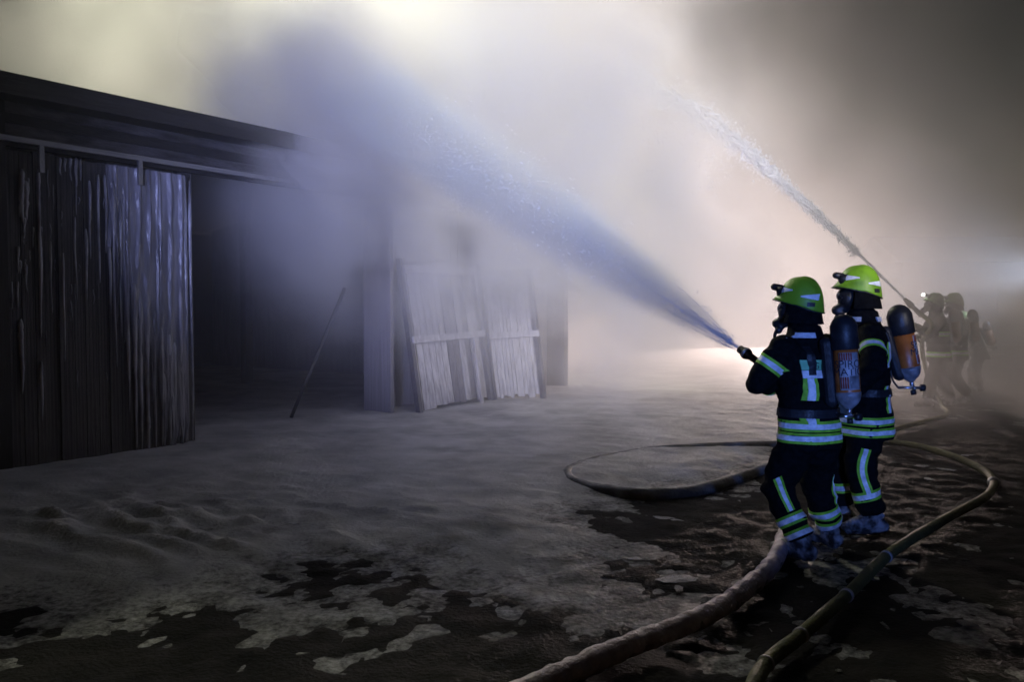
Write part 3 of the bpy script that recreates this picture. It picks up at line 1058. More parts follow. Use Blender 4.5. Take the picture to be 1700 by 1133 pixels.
for z in (.918, .840):
    tape_ring(bvA, PA(0, 0, z), UPZ, fA, 0, 360, A, lim=.42, w=.070)
tape_line(bvA, [PA(0, .125, 1.235), PA(0, .125, 1.09)], -fA, A, w=.088)
tape_line(bvA, [PA(0, .125, 1.01), PA(0, .125, .935)], -fA, A, w=.088)
tape_line(bvA, [PA(0, -.115, 1.235), PA(0, -.115, 1.09)], -fA, A, w=.088)
bd = line_strip(bvA, [PA(0, .03, 1.355), PA(0, .03, 1.29)], -fA, .28, .005, M_badge, A, 'back_badge', .4, rows=9)
line_strip(bvA, [PA(0, .03, 1.287), PA(0, .03, 1.237)], -fA, .28, .006, M_refl, A, 'badge_band', .4, rows=9)
text_on_body(bvA, 'G', PA(0, .085, 1.315), -lA, UPZ, -fA, .06, .009, M_print, bd)
text_on_body(bvA, 'S', PA(0, .0, 1.315), -lA, UPZ, -fA, .06, .009, M_print, bd)
tape_ring(bvA, jA['Lsh'].lerp(jA['Lel'], .50), jA['Lel'] - jA['Lsh'], lA, -120, 120, A, lim=.125, w=.075)
tape_ring(bvA, jA['Lwr'].lerp(jA['Lel'], .30), jA['Lwr'] - jA['Lel'], -fA, -120, 120, A, lim=.11, w=.05, worn=True)
ring_strip(bvA, jA['neck'] + Vector((0, 0, .005)), UPZ, -fA, .035, -75, -15, .012, M_reflw, A, 'collar_tape', .3)
for sd in 'LR':
    kn, an = jA[sd + 'kn'], jA[sd + 'an'] + Vector((0, 0, .06))
    for t in (.66, .95):
        tape_ring(bvA, kn.lerp(an, t), an - kn, -fA, -170, 170, A, worn=sd == 'R', lim=.15, w=.072)
    tape_line(bvA, [kn + (kn - an) * .12, kn.lerp(an, .25), kn.lerp(an, .52)], (lA * (1 if sd == 'L' else -1) * .5 - fA * .9), A, w=.055, lim=.2)

# --- second man, in profile beside him
B_O = Vector((2.70, 6.52, 0))
B_J = dict(pelvis=(0, 0, .86), chest=(.01, 0, 1.28), neck=(.02, 0, 1.51), head=(.045, 0, 1.685),
           Lsh=(.02, .205, 1.41), Lel=(.06, .40, 1.20), Lwr=(.20, .27, .97), Rsh=(.03, -.205, 1.42), Rel=(.15, -.28, 1.16), Rwr=(.36, -.16, 1.18),
           Lhip=(0, .105, .80), Lkn=(.06, .13, .46), Lan=(-.03, .15, .10), Ltoe=(.17, .17, 0), Rhip=(0, -.105, .80), Rkn=(.14, -.12, .47), Ran=(.12, -.14, .10), Rtoe=(.33, -.14, 0))
B, PB, jB, bvB, fB, lB = person('tall firefighter in lime helmet standing in profile behind the nozzle man', B_O, 84, B_J, 1.06, cyl=((-.225, -.0, 1.585), (-.325, 0, 1.07)),
                                text=('SPIRO\nMATIC', Vector((.98, -.35, 0))), look=Vector((-.98, .12, .02)), hem=.665,
                                hand_spec=(('Lwr', (.35, -.05, -.9), (.2, -.8, .1), 28, 1), ('Rwr', (.9, .2, .1), (0, .3, -.9), 45, -1)))
for z in (.80, .722):
    tape_ring(bvB, PB(0, 0, z), UPZ, fB, 0, 360, B, lim=.30, w=.066)
tape_ring(bvB, jB['Lsh'].lerp(jB['Lel'], .50), jB['Lel'] - jB['Lsh'], UPZ, -110, 110, B, lim=.13, w=.06, worn=True)
tape_line(bvB, [PB(-.04, .1, 1.36), PB(-.04, .1, 1.18)], (-fB * .8 + lB * .6).normalized(), B, w=.06, worn=True)
tape_line(bvB, [PB(-.04, .1, 1.05), PB(-.04, .1, .86)], (-fB * .8 + lB * .6).normalized(), B, w=.06, worn=True)
ring_strip(bvB, jB['neck'] + Vector((0, 0, .01)), UPZ, lB, .035, 30, 75, .012, M_reflw, B, 'collar_tape', .3)
ring_strip(bvB, jB['neck'] + Vector((0, 0, .01)), UPZ, lB, .035, -60, -20, .012, M_reflw, B, 'collar_tape', .3)
for sd in 'LR':
    kn, an = jB[sd + 'kn'], jB[sd + 'an'] + Vector((0, 0, .06))
    tape_ring(bvB, kn.lerp(an, .60), an - kn, lB, -170, 170, B, worn=sd == 'R', lim=.15, w=.075)
    hp = jB[sd + 'hip']
    tape_line(bvB, [hp.lerp(kn, .58), kn, kn.lerp(an, .56)], lB * (1 if sd == 'L' else -1) + fB * .15, B, w=.07, lim=.22)

# --- crew further off in the smoke
C_O = at(1557, 674, Z=0)
C_J = dict(pelvis=(0, 0, .86), chest=(.03, 0, 1.28), neck=(.05, 0, 1.50), head=(.09, 0, 1.655),
           Lsh=(.04, .205, 1.415), Lel=(.22, .29, 1.20), Lwr=(.44, .12, 1.33), Rsh=(.05, -.205, 1.42), Rel=(.16, -.29, 1.16), Rwr=(.26, -.10, 1.10),
           Lhip=(0, .105, .80), Lkn=(.16, .16, .46), Lan=(.22, .22, .10), Ltoe=(.41, .24, 0), Rhip=(0, -.105, .80), Rkn=(-.06, -.14, .47), Ran=(-.26, -.18, .10), Rtoe=(-.08, -.22, 0))
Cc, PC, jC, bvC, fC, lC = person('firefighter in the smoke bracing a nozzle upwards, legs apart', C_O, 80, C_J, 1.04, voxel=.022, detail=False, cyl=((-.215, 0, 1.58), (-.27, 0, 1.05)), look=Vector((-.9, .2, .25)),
                                 hand_spec=(('Lwr', (.5, -.5, .4), (.2, -.3, .8), 55, -1), ('Rwr', (.6, .5, .1), (.2, .2, .8), 55, 1)))
tape_ring(bvC, PC(0, 0, .86), UPZ, fC, 0, 360, Cc, lim=.42, w=.09, worn=True)
tape_ring(bvC, PC(0, 0, 1.2), UPZ, fC, 0, 360, Cc, lim=.42, w=.08, worn=True)
D_O = at(1586, 667, Z=0)
Dd, PD, jD, bvD, fD, lD = person('firefighter in the smoke close behind the upward nozzle, helmet level with his', D_O, 75, dict(B_J, Lan=(-.16, .2, .1), Ltoe=(.02, .22, 0)), 1.03, voxel=.022, detail=False, cyl=((-.235, 0, 1.58), (-.31, 0, 1.05)), look=Vector((-.9, .3, .0)),
                                 hand_spec=(('Lwr', (.35, -.05, -.9), (.2, -.8, .1), 28, 1), ('Rwr', (.9, .2, .1), (0, .3, -.9), 45, -1)))
tape_ring(bvD, PD(0, 0, .86), UPZ, fD, 0, 360, Dd, lim=.42, w=.09, worn=True)
E_O = at(1624, 650, Z=0)
Ee, PE, jE, bvE, fE, lE = person('faint stooped figure in the smoke, last of the far crew', E_O, 60, dict(B_J, chest=(.14, 0, 1.26), neck=(.24, 0, 1.46), head=(.32, 0, 1.58), Lsh=(.2, .205, 1.38), Rsh=(.2, -.205, 1.38)), .90, voxel=.024, detail=False, cyl=((-.12, 0, 1.55), (-.26, 0, 1.03)), look=Vector((-.9, .3, -.2)),
                                 hand_spec=(('Lwr', (.35, -.05, -.9), (.2, -.8, .1), 28, 1), ('Rwr', (.9, .2, .1), (0, .3, -.9), 45, -1)))

# ------------------------------------------------------------------ hoses and jets
M_hose = mat('iced_canvas_hose', (.22, .16, .18), .55, (.42, .34, .37), 7, .6, 30)
M_hoseg = mat('olive_canvas_hose', (.065, .065, .017), .7, (.11, .105, .03), 10, .5, 45)
M_hosed = mat('wet_dark_hose', (.05, .05, .045), .5, (.16, .16, .155), 5, .5, 30)
M_water = mat('white_water', (.80, .82, .86), .25, (.9, .92, .95), 20, spec=.6)
_nt = M_water.node_tree
_tr = _nt.nodes.new('ShaderNodeBsdfTranslucent'); _tr.inputs[0].default_value = (.9, .92, .95, 1)
_mx = _nt.nodes.new('ShaderNodeMixShader'); _mx.inputs[0].default_value = .3
_nt.links.new(_nt.nodes['Principled BSDF'].outputs[0], _mx.inputs[1]); _nt.links.new(_tr.outputs[0], _mx.inputs[2])
_nt.links.new(_mx.outputs[0], _nt.nodes['Material Output'].inputs[0])


def hose(name, pts, r, m, label, n=26, rough=.0, sides=18):
    P = spline(pts, n)
    P = [p for i, p in enumerate(P) if i == 0 or (p - P[i - 1]).length > 1e-4]
    root = tag(empty(name, P[0]), label, 'hose')
    seed = random.random() * 50

    def wob(i, a):
        p = P[i]
        return 1 + rough * (noise.noise((p.x * 9 + seed, p.y * 9, a * 1.2)) + .7 * noise.noise((p.x * 23, p.y * 23 + seed, a * 2)))
    rr = [r * (1 + .03 * math.sin(i * .31)) for i in range(len(P))]
    MB().tube(P, rr, sides, True, wob).build('hose_line', m, root, True)
    return root, P


JD = Vector((-.555, .755, .49)).normalized()
TIP = PA(.62, .05, 1.395)
g0 = TIP - JD * .42
hz = .055
h1_pts = [TIP - JD * .30, g0, g0 - JD * .15 + Vector((.02, .05, -.05)), PA(.27, -.06, .85), PA(.34, -.10, .35), at(1328, 862, Z=.07), at(1308, 882, Z=hz), at(1285, 935, Z=hz), at(1248, 972, Z=hz), at(1190, 1015, Z=hz), at(1110, 1050, Z=hz), at(1020, 1085, Z=hz), at(935, 1122, Z=hz), at(840, 1165, Z=hz)]
hose1, HP1 = hose('fire_hose', h1_pts, .048, M_hose, 'ice-crusted pinkish hose running from the front nozzle to the bottom edge', 22, .20, 20)
# ice crust on the near stretch: a lumpy sleeve with short drips
k0 = next(i for i, p in enumerate(HP1) if p.z < .09 and p.y < 6.6 and i > 60)
seg = [p + Vector((0, 0, .008)) for p in HP1[k0:]]


def crust(i, a):
    p = seg[i]
    return 1 + .16 * noise.noise((p.x * 11, p.y * 11, math.cos(a) * 1.4)) + .10 * noise.noise((p.x * 30, p.y * 30, math.sin(a) * 2)) + .05 * math.sin(i * .8 + 3 * noise.noise((p.x * 5, p.y * 5, 3)))


M_crust = mat('pink_grey_ice_crust', (.42, .31, .35), .4, (.72, .60, .66), 9, .6, 40)
MB().tube(seg, [.054 * (.85 + .15 * min(1, i / 30)) for i in range(len(seg))], 20, True, crust).build('ice_crust', M_crust, hose1, True)
# nozzle on that hose
nz = MB()
nz.tube([TIP - JD * .34, TIP - JD * .30, TIP - JD * .16, TIP - JD * .10, TIP - JD * .095, TIP - JD * .045, TIP - JD * .04, TIP], [.03, .034, .026, .026, .036, .040, .030, .030], 18)
noz = nz.build('nozzle', M_black, hose1, True)
MB().tube([TIP - JD * .075, TIP - JD * .055], [.044, .044], 18).build('bumper_ring', M_rail, noz, True)
hd_ = JD.cross(Vector((1, 0, 0))).normalized()
MB().tube(spline([TIP - JD * .20 - hd_ * .03, TIP - JD * .24 - hd_ * .07, TIP - JD * .22 - hd_ * .11], 5), .010, 8).build('bail_handle', M_black, noz, True)
MB().capsule(TIP - JD * .27 + Vector((0, 0, -.02)), .018, TIP - JD * .31 + Vector((0, 0, -.12)), .016).build('pistol_grip', M_black, noz, True)

# olive hose to the far crew
tip2 = at(1502, 497, Y=C_O.y - .1)
JD2 = (at(1420, 418, Y=C_O.y + .9) - tip2).normalized()
h2_pts = [tip2 - JD2 * .35, tip2 - JD2 * .7, PC(.26, -.02, 1.05), PC(.20, .12, .5), PC(.05, .35, .06), at(1570, 690, Z=.05), at(1490, 712, Z=.05), at(1455, 728, Z=.05), at(1530, 742, Z=.05), at(1600, 765, Z=.05), at(1645, 792, Z=.05), at(1640, 822, Z=.05), at(1570, 862, Z=.05), at(1480, 918, Z=.05), at(1410, 985, Z=.05), at(1330, 1055, Z=.05), at(1270, 1105, Z=.05), at(1240, 1165, Z=.05)]
hose2, HP2 = hose('fire_hose', h2_pts, .036, M_hoseg, 'olive hose curving from the bottom edge round to the far crew', 20, .05)
kk = [i for i, p in enumerate(HP2) if p.y < 5.6 and p.z < .1]
for i in kk[::max(1, len(kk) // 4)][:4]:
    MB().tube([HP2[i], HP2[min(i + 1, len(HP2) - 1)].lerp(HP2[i], .4)], [.041, .041], 16).build('chafe_band', M_label, hose2, True)
MB().tube([tip2 - JD2 * .45, tip2 - JD2 * .42, tip2 - JD2 * .2, tip2 - JD2 * .19, tip2 - JD2 * .12, tip2], [.04, .045, .034, .052, .052, .03], 14).build('nozzle', M_black, hose2, True)

kc = min(range(len(HP2)), key=lambda i: (HP2[i] - at(1646, 800, Z=.05)).length)
MB().tube([HP2[kc], HP2[kc].lerp(HP2[kc + 1], .5), HP2[kc + 1], HP2[kc + 2]], [.050, .056, .050, .044], 14).build('coupling', M_rail, hose2, True)
hC = Vector((-.9, .2, .25)).normalized()
lampC = jC['head'] + Vector((0, 0, .145)) + hC * .205 + lC * .045
_lens = bpy.data.materials.new('lit_helmet_lamp'); _lens.use_nodes = True
_lb = _lens.node_tree.nodes['Principled BSDF']; _lb.inputs['Emission Color'].default_value = (1, .95, .9, 1); _lb.inputs['Emission Strength'].default_value = 30
MB().tube([lampC - hC * .03, lampC, lampC + hC * .012], [.024, .026, .018], 12).build('lamp_lens', _lens, Cc, True)
lamp('helmet_lamp_beam', 'SPOT', lampC + hC * .03, 60, (1, .95, .9), lampC + hC, 9, .5, .02)

# loop of hose lying in the frozen foam
h3_pts = [at(1340, 792, Z=.03), at(1290, 776, Z=.04), at(1240, 790, Z=.025), at(1160, 815, Z=.025), at(1080, 822, Z=.04), at(1000, 815, Z=.018), at(950, 800, Z=.015), at(945, 784, Z=.012), at(985, 768, Z=.006), at(1070, 752, Z=.002), at(1170, 744, Z=.025), at(1300, 740, Z=.02), at(1420, 742, Z=.02)]
hose3, HP3 = hose('fire_hose', h3_pts, .058, M_hosed, 'dark hose loop half sunk in the frozen foam left of the firefighters', 18, .12)

# fog jet of the front nozzle: spray volume and droplets
JL = 10.5
jet = empty('water_jet', TIP)
tag(jet, 'broad bluish fog jet sweeping from the front nozzle up over the barn', 'water jet')
jf = JD
jl = Vector((0, 0, 1)).cross(jf).normalized()
ju = jf.cross(jl)


def jet_c(t):       # centre line with a slight sag, t metres out
    return TIP + jf * t - Vector((0, 0, .002 * t * t))


def jet_r(t):
    return .022 + .22 * t / (1 + .23 * t)


st = MB()
for i in range(90):
    a, q = random.uniform(0, 2 * math.pi), abs(random.gauss(0, .5))
    t0 = 0 if i < 60 else random.uniform(0, .5)
    t1 = t0 + random.uniform(.15, .55)
    P_ = []
    for k in range(7):
        t = t0 + (t1 - t0) * k / 6
        w_ = (jl * math.cos(a) + ju * math.sin(a)) * jet_r(t) * min(q, 1.) * .9
        P_.append(jet_c(t) + w_ + (jl * noise.noise((i, t * 2, 0)) + ju * noise.noise((i, t * 2, 7))) * .006 * t)
    r0 = random.uniform(.0008, .0022)
    st.tube(P_, [r0 * (1 - .8 * abs(k / 3 - 1)) * (1 + t0) for k in range(7)], 5)
st.build('water_streaks', M_water, jet, True)['kind'] = 'stuff'
dp = MB()
oct_f = [(0, 2, 4), (2, 1, 4), (1, 3, 4), (3, 0, 4), (2, 0, 5), (1, 2, 5), (3, 1, 5), (0, 3, 5)]
for i in range(5200):
    t = .1 + JL * .8 * random.random() ** 1.4
    a = random.uniform(0, 2 * math.pi)
    q = min(1.35, abs(random.gauss(.0, .6)))
    c = jet_c(t) + (jl * math.cos(a) + ju * math.sin(a)) * jet_r(t) * q
    z = random.uniform(.0012, .0034) * (1 + .12 * t)
    d = jf * z * random.uniform(2, 6)
    V = [c + jl * z, c - jl * z, c + ju * z, c - ju * z, c + d, c - d]
    dp.put(V, oct_f)
dd = dp.build('droplets', M_water, jet)
dd['kind'] = 'stuff'

# straight jet of the far crew, breaking up at its head
jet2 = tag(empty('water_jet', tip2), 'narrow white jet arcing up from the far crew and breaking apart', 'water jet')
E2 = at(975, 92, Y=C_O.y + 2.6)
mid = at(1175, 200, Y=C_O.y + 1.8)
mid2 = at(1335, 335, Y=C_O.y + 1.0)


def strand(w, ph, r, t0, t1, name='strand'):
    C = spline([tip2, mid2, mid, E2], 46)
    n = len(C)
    pts, rad = [], []
    for i in range(int(n * t0), int(n * t1)):
        t = i / n
        sp = w * t ** 1.6
        off = Vector((noise.noise((ph, t * 26, 0)), noise.noise((ph + 9, t * 26, 4)), noise.noise((ph + 5, t * 30, 8)) - .15 * t * w)) * sp
        pts.append(C[i] + off); rad.append(r * (.6 + .9 * t) * (.75 + .8 * abs(noise.noise((ph, t * 60, 2)))) * min(1, (t1 - t) * 9 + .12))
    if len(pts) > 3:
        MB().tube(pts, rad, 8, True, lambda i, a: 1 + .35 * noise.noise((i * .9, a * 1.3, ph))).build(name, M_water, jet2, True)


strand(.04, 1.3, .036, 0, .80)
for i in range(22):
    strand(random.uniform(.3, .8), random.random() * 90, random.uniform(.014, .034), random.uniform(.08, .5), random.uniform(.75, 1.0))
C = spline([tip2, mid2, mid, E2], 60)
dp = MB()
for i in range(9000):
    t = 1 - random.random() ** 1.3 * .85
    p = C[int(t * (len(C) - 1))]
    wd = .035 + .26 * t ** 2.2
    o_ = Vector((random.gauss(0, wd), random.gauss(0, wd), random.gauss(-.06 * t, wd)))
    if i % 3 == 0 and t > .62:                      # rain falling out of the jet
        o_ += Vector((random.gauss(0, .2), random.gauss(0, .3), -abs(random.gauss(0, 1.2)) * t))
    c = p + o_
    z = random.uniform(.005, .015) * (1 if i % 9 else 1.8)
    V = [c + Vector(v) * z for v in ((1, 0, 0), (-1, 0, 0), (0, 1, 0), (0, -1, 0), (0, 0, 1.3), (0, 0, -1.6))]
    dp.put(V, oct_f)
dd = dp.build('droplets', M_water, jet2)
dd['kind'] = 'stuff'

# ------------------------------------------------------------------ floodlights on tripods
M_glow = bpy.data.materials.new('lit_floodlight_lens'); M_glow.use_nodes = True
_b = M_glow.node_tree.nodes['Principled BSDF']
_b.inputs['Emission Color'].default_value = (1, .9, .82, 1); _b.inputs['Emission Strength'].default_value = 25


def floodlight(loc, aim, label, tilt=0.):
    loc = Vector(loc)
    r = tag(empty('floodlight', (loc.x, loc.y, 0)), label, 'floodlight')
    f, l, u = frame3(aim)
    c = loc - f * .45
    for k in range(3):
        a = 2 * math.pi * k / 3 + .4
        MB().tube([Vector((c.x, c.y, .85)), Vector((c.x + .55 * math.cos(a), c.y + .55 * math.sin(a), 0))], .018, 8).build('leg', M_rail, r, True)
    MB().tube([Vector((c.x, c.y, .5)), Vector((c.x, c.y, loc.z - .16))], .022, 10).build('mast', M_rail, r, True)
    for sd in (-1, 1):
        hc = c + l * sd * .24 + Vector((0, 0, .02))
        h = MB()
        for q0, q1, w, hh in ((-.16, -.10, .16, .12), (-.10, .08, .36, .27), (.08, .11, .40, .31)):
            h.bar(hc + f * q0, hc + f * q1, w, hh)
        ho = h.build('lamp_head', M_black, r)
        MB().bar(hc + f * .111, hc + f * .118, .34, .25).build('lens', M_glow, ho)
    MB().bar(c - l * .36 - Vector((0, 0, .17)), c + l * .36 - Vector((0, 0, .17)), .05, .04).build('cross_bar', M_rail, r)
    return r


floodlight(FLOOD, (-.5, -.8, .1), 'twin-head floodlight on a tripod glowing through the smoke behind the firefighters')
floodlight(Vector(SIDE) + Vector((.18, 0, .02)), (-.9, .3, .15), 'bluish floodlight on a tripod at the far edge beside the stooped figure')

# ------------------------------------------------------------------ far shed beyond the smoke
sh0 = at(1500, 400, Y=36)
shed = tag(empty('shed', (sh0.x, 36, 0)), 'low dark shed barely showing through the smoke beyond the far crew', 'shed')
zr, ze = at(1560, 392, Y=38).z, at(1560, 432, Y=36).z
x0, x1 = sh0.x, sh0.x + 9
MB().box((x0, 36, -.1), (x1, 41, ze)).build('wall', M_dark, shed)
add('roof', [(x0 - .3, 35.6, ze - .1), (x1 + .3, 35.6, ze - .1), (x1 + .3, 38.5, zr), (x0 - .3, 38.5, zr), (x0 - .3, 41.4, ze - .1), (x1 + .3, 41.4, ze - .1)], [(0, 1, 2, 3), (3, 2, 5, 4), (0, 3, 4), (1, 5, 2), (0, 4, 5, 1)], M_roof, shed)
for q in (1.2, 4.0, 6.8):
    MB().box((x0 + q, 35.95, .0), (x0 + q + 1.8, 35.99, ze - .5)).build('gate', M_soak, shed)

# ------------------------------------------------------------------ lumps of ice and foam lying about
lump_me = []
for k in range(6):
    b = MB().ellipsoid((0, 0, 0), (Vector((1, 0, 0)), Vector((0, 1, 0)), Vector((0, 0, .8))), 26, 12)
    V = np.array(b.v)
    for i in range(len(V)):
        q = Vector(V[i]); V[i] *= 1 + .5 * noise.noise(q * 1.4 + Vector((k * 9, 0, 0))) + .2 * noise.noise(q * 3.5 + Vector((k * 5, 3, 0)))
    V[:, 2] = np.maximum(V[:, 2], -.12)
    me = bpy.data.meshes.new('ice_lump'); me.from_pydata(V.tolist(), [], b.f); me.materials.append(M_foam if k % 2 else M_drip)
    me.polygons.foreach_set('use_smooth', [True] * len(me.polygons)); lump_me.append(me)


def lumps(n, region, label, group, smin, smax):
    for i in range(n):
        px, py = random.uniform(region[0], region[2]), random.uniform(region[1], region[3])
        p = at(px, py, Z=0)
        o = bpy.data.objects.new('ice_lump', random.choice(lump_me)); COL.objects.link(o)
        s = random.uniform(smin, smax) * (1.8 if random.random() < .12 else 1)
        o.location = (p.x, p.y, ground_z(p.x, p.y) + .002)
        o.rotation_euler = (0, 0, random.uniform(0, 6.3))
        o.scale = (s * random.uniform(1.0, 2.6), s, s * random.uniform(.10, .22))
        tag(o, label, 'ice lump', group)


lumps(6, (1020, 830, 1275, 985), 'lump of frozen foam on the mud between hose loop and iced hose', 'lumps between the hose loop and the iced hose', .012, .05)
lumps(6, (1130, 960, 1400, 1120), 'lump of frozen foam on the mud between iced hose and olive hose', 'lumps between the iced hose and the olive hose', .010, .04)
lumps(5, (1450, 860, 1690, 1110), 'small lump of ice on the dark mud beyond the olive hose', 'lumps beyond the olive hose', .008, .028)
lumps(6, (1480, 745, 1620, 800), 'flat pale scrap of ice inside the bend of the olive hose', 'scraps inside the olive hose bend', .03, .07)

# ------------------------------------------------------------------ smoke rolling out of the barn (density baked on a coarse grid)
class X_:
    """tiny expression builder over math nodes"""
    def __init__(s, tree, sock):
        s.t, s.k = tree, sock

    def op(s, kind, o=None, c=None):
        n = s.t.nodes.new('ShaderNodeMath'); n.operation = kind
        for i, a in enumerate((s, o, c)):
            if a is None: continue
            if isinstance(a, X_): s.t.links.new(a.k, n.inputs[i])
            else: n.inputs[i].default_value = a
        return X_(s.t, n.outputs[0])

    def __add__(s, o): return s.op('ADD', o)
    def __sub__(s, o): return s.op('SUBTRACT', o)
    def __mul__(s, o): return s.op('MULTIPLY', o)
    def __truediv__(s, o): return s.op('DIVIDE', o)
    def sq(s): return s.op('MULTIPLY', s)
    def exp(s): return s.op('EXPONENT')
    def max(s, o): return s.op('MAXIMUM', o)
    def min(s, o): return s.op('MINIMUM', o)

    def step(s, a, b, to0=0., to1=1.):
        n = s.t.nodes.new('ShaderNodeMapRange'); n.interpolation_type = 'SMOOTHSTEP'
        s.t.links.new(s.k, n.inputs[0])
        for i, v in enumerate((a, b, to0, to1)): n.inputs[i + 1].default_value = v
        return X_(s.t, n.outputs[0])


def noise_x(t, vec, scale, detail=3., off=(0, 0, 0), rough=.5):
    mp = t.nodes.new('ShaderNodeVectorMath'); mp.operation = 'ADD'
    t.links.new(vec, mp.inputs[0]); mp.inputs[1].default_value = off
    n = t.nodes.new('ShaderNodeTexNoise')
    n.inputs['Scale'].default_value = scale; n.inputs['Detail'].default_value = detail; n.inputs['Roughness'].default_value = rough
    t.links.new(mp.outputs[0], n.inputs['Vector'])
    return X_(t, n.outputs[0]), n


def volume_object(name, lo, hi, res, field, material, parent=None):
    me = bpy.data.meshes.new(name)
    b = MB().box(lo, hi)
    me.from_pydata(b.v, [], b.f)
    me.materials.append(material)
    o = bpy.data.objects.new(name, me); COL.objects.link(o); o.parent = parent
    t = bpy.data.node_groups.new(name, 'GeometryNodeTree')
    t.interface.new_socket('Geometry', in_out='OUTPUT', socket_type='NodeSocketGeometry')
    vc = t.nodes.new('GeometryNodeVolumeCube'); out = t.nodes.new('NodeGroupOutput'); sm = t.nodes.new('GeometryNodeSetMaterial')
    pos = t.nodes.new('GeometryNodeInputPosition')
    t.links.new(field(t, pos.outputs[0]).k, vc.inputs['Density'])
    vc.inputs['Min'].default_value, vc.inputs['Max'].default_value = lo, hi
    for k, a, b_, r in zip('XYZ', lo, hi, res):
        vc.inputs['Resolution ' + k].default_value = max(2, int((b_ - a) / r))
    sm.inputs['Material'].default_value = material
    t.links.new(vc.outputs[0], sm.inputs[0]); t.links.new(sm.outputs[0], out.inputs[0])
    o.modifiers.new('smoke', 'NODES').node_group = t
    return o


def smoke_mat(name, col, aniso):
    vm = bpy.data.materials.new(name); vm.use_nodes = True
    nt = vm.node_tree; nt.nodes.clear()
    pv = nt.nodes.new('ShaderNodeVolumePrincipled'); mo = nt.nodes.new('ShaderNodeOutputMaterial')
    nt.links.new(pv.outputs[0], mo.inputs['Volume'])
    pv.inputs['Density'].default_value = 1; pv.inputs['Anisotropy'].default_value = aniso; pv.inputs['Color'].default_value = (*col, 1)
    return vm


# centre, half-widths, density
PUFFS = [((-6.0, 19.0, 8.5), (7.0, 5.0, 4.5), .20),
         ((5.0, 22, 1.8), (5.5, 5.0, 2.4), .10),
         ((1.0, 17, 6.0), (2.6, 3.0, 3.0), .16)]
NEAR = [((8.3, 12.6, 1.1), (2.3, 1.6, 1.5), .38)]
# rolling out of the opening and along the front of the barn: metres along, out of the wall, up, size, density
for s_, o_, z_, r_, a_ in ((3.4, .5, 4.3, .9, .8), (4.2, .6, 4.2, 1.1, 1.5), (5.3, .9, 4.2, 1.3, 1.7), (6.3, .9, 3.7, 1.3, 1.2), (7.4, 1.1, 4.2, 1.6, 1.2), (9.0, 1.0, 4.1, 1.7, 1.0), (11.0, .9, 4.0, 1.9, .8),
                           (8.0, .6, 6.5, 2.4, .40), (5.0, -1.0, 6.4, 2.2, .45), (9.3, 1.0, 2.0, 1.9, .62), (12.5, 1.5, 2.2, 2.0, .3), (4.4, -.4, 3.3, 1.2, 1.2), (5.6, -.3, 3.1, 1.2, 1.2), (3.2, .3, 3.7, .8, .8), (6.4, .2, 2.7, 1.0, .8)):
    c_ = P0 + D * s_ + NO * o_
    NEAR.append(((c_.x, c_.y, z_), (r_, r_, r_ * .85), a_))


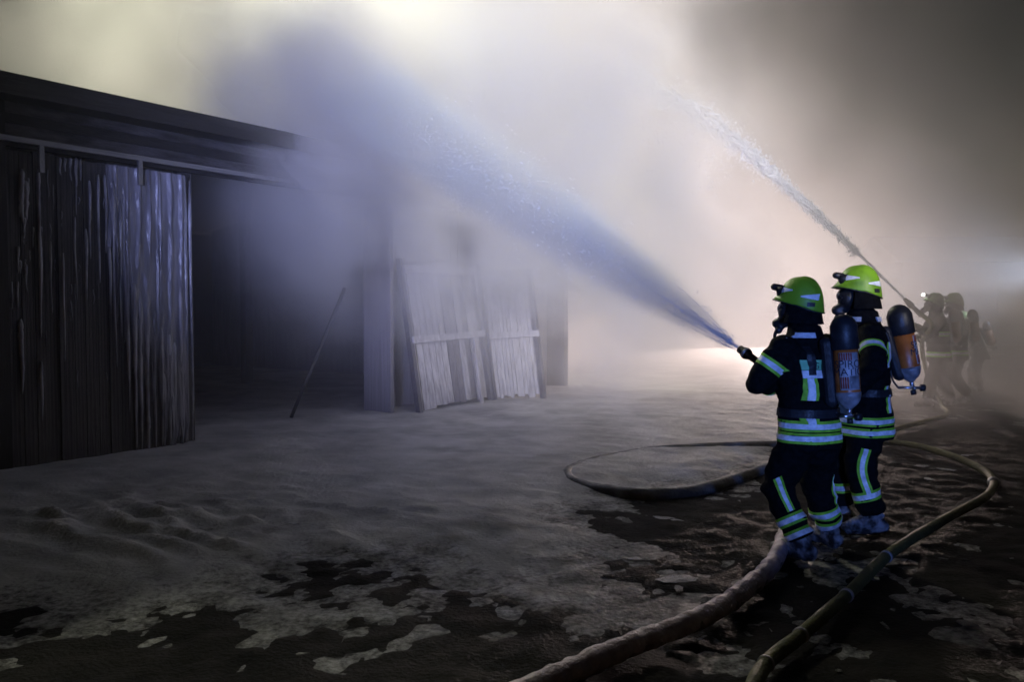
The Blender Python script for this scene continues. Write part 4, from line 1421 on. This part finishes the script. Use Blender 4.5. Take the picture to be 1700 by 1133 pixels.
def smoke_field(t, pos):
    nx, nn = noise_x(t, pos, .22, 2., (31, 7, 5))
    wv = t.nodes.new('ShaderNodeVectorMath'); wv.operation = 'MULTIPLY_ADD'
    t.links.new(nn.outputs['Color'], wv.inputs[0]); wv.inputs[1].default_value = (3.2, 3.2, 3.2); wv.inputs[2].default_value = (-1.6, -1.6, -1.6)
    ad = t.nodes.new('ShaderNodeVectorMath'); ad.operation = 'ADD'
    t.links.new(pos, ad.inputs[0]); t.links.new(wv.outputs[0], ad.inputs[1])
    sp = t.nodes.new('ShaderNodeSeparateXYZ'); t.links.new(ad.outputs[0], sp.inputs[0])
    x, y, z = (X_(t, sp.outputs[i]) for i in range(3))
    tot = near = None
    for i_, (c, r, a) in enumerate(PUFFS + NEAR):
        e = ((x - c[0]) / r[0]).sq() + ((y - c[1]) / r[1]).sq() + ((z - c[2]) / r[2]).sq()
        g = (e * -1.).exp() * a
        if i_ < len(PUFFS): tot = g if tot is None else tot + g
        else: near = g if near is None else near + g
    n4, _ = noise_x(t, ad.outputs[0], .62, 5., (7, 2, 6), .62)
    n1, _ = noise_x(t, ad.outputs[0], .34, 4., (3, 11, 2), .58)
    tot = tot * n1.step(.42, .60, .02, 1.9) + near * n4.step(.43, .57, .05, 2.0)
    ps = t.nodes.new('ShaderNodeSeparateXYZ'); t.links.new(pos, ps.inputs[0])
    yy, zz = X_(t, ps.outputs[1]), X_(t, ps.outputs[2])
    base = yy.step(7, 18, .006, .06) * yy.step(24, 30, 1., .4)
    n2, _ = noise_x(t, pos, .16, 2., (9, 1, 4))
    xx = X_(t, ps.outputs[0])
    out_ = (xx - P0.x) * NO.x + (yy - P0.y) * NO.y              # metres out of the barn front
    indoor = out_.step(-.6, .1, .12, 1.).max(zz.step(3.4, 4.6, 0., 1.))
    return tot + base * n2.step(.3, .7, .5, 1.4) * xx.step(5, 12, 1., .45) * zz.step(2., 6., 1., .12) * indoor


M_smoke = smoke_mat('smoke', (.94, .935, .935), .2)
smoke = tag(volume_object('smoke', (-15, 6.5, -.5), (19, 41, 14), (.38, .38, .38), smoke_field, M_smoke), 'thick pale smoke rolling out of the barn across the yard', kind='stuff')


# fog jet volume, laid along the jet's own axis
def jet_field(t, pos):
    sp = t.nodes.new('ShaderNodeSeparateXYZ'); t.links.new(pos, sp.inputs[0])
    x, y, z = (X_(t, sp.outputs[i]) for i in range(3))
    zz = z + x.sq() * .0018
    r = x * .22 / (x * .23 + 1.) + .022
    q = (y.sq() + zz.sq()) / r.sq()
    sv = t.nodes.new('ShaderNodeVectorMath'); sv.operation = 'MULTIPLY'
    t.links.new(pos, sv.inputs[0]); sv.inputs[1].default_value = (.55, 2.0, 2.0)
    n, _ = noise_x(t, sv.outputs[0], 1.0, 5., (2, 5, 1), .65)
    n5, _ = noise_x(t, pos, .7, 2., (4, 1, 8))
    edge = (q + n * .9 - .45).step(.35, 1.15, 1., 0.)
    dens = r.op('POWER', -1.0) * .66
    return edge * dens * n.step(.34, .66, .35, 1.7) * n5.step(.35, .65, .6, 1.5) * x.step(.0, .06, 0., 1.) * x.step(6.5, 10.3, 1., 0.)


M_spray = smoke_mat('spray_mist', (.86, .91, .95), .2)
spray = volume_object('spray', (0, -1.1, -1.25), (JL, 1.1, 1.0), (.16, .075, .075), jet_field, M_spray, jet)
spray['kind'] = 'stuff'
spray.matrix_local = Matrix((jf, jl, ju)).transposed().to_4x4()
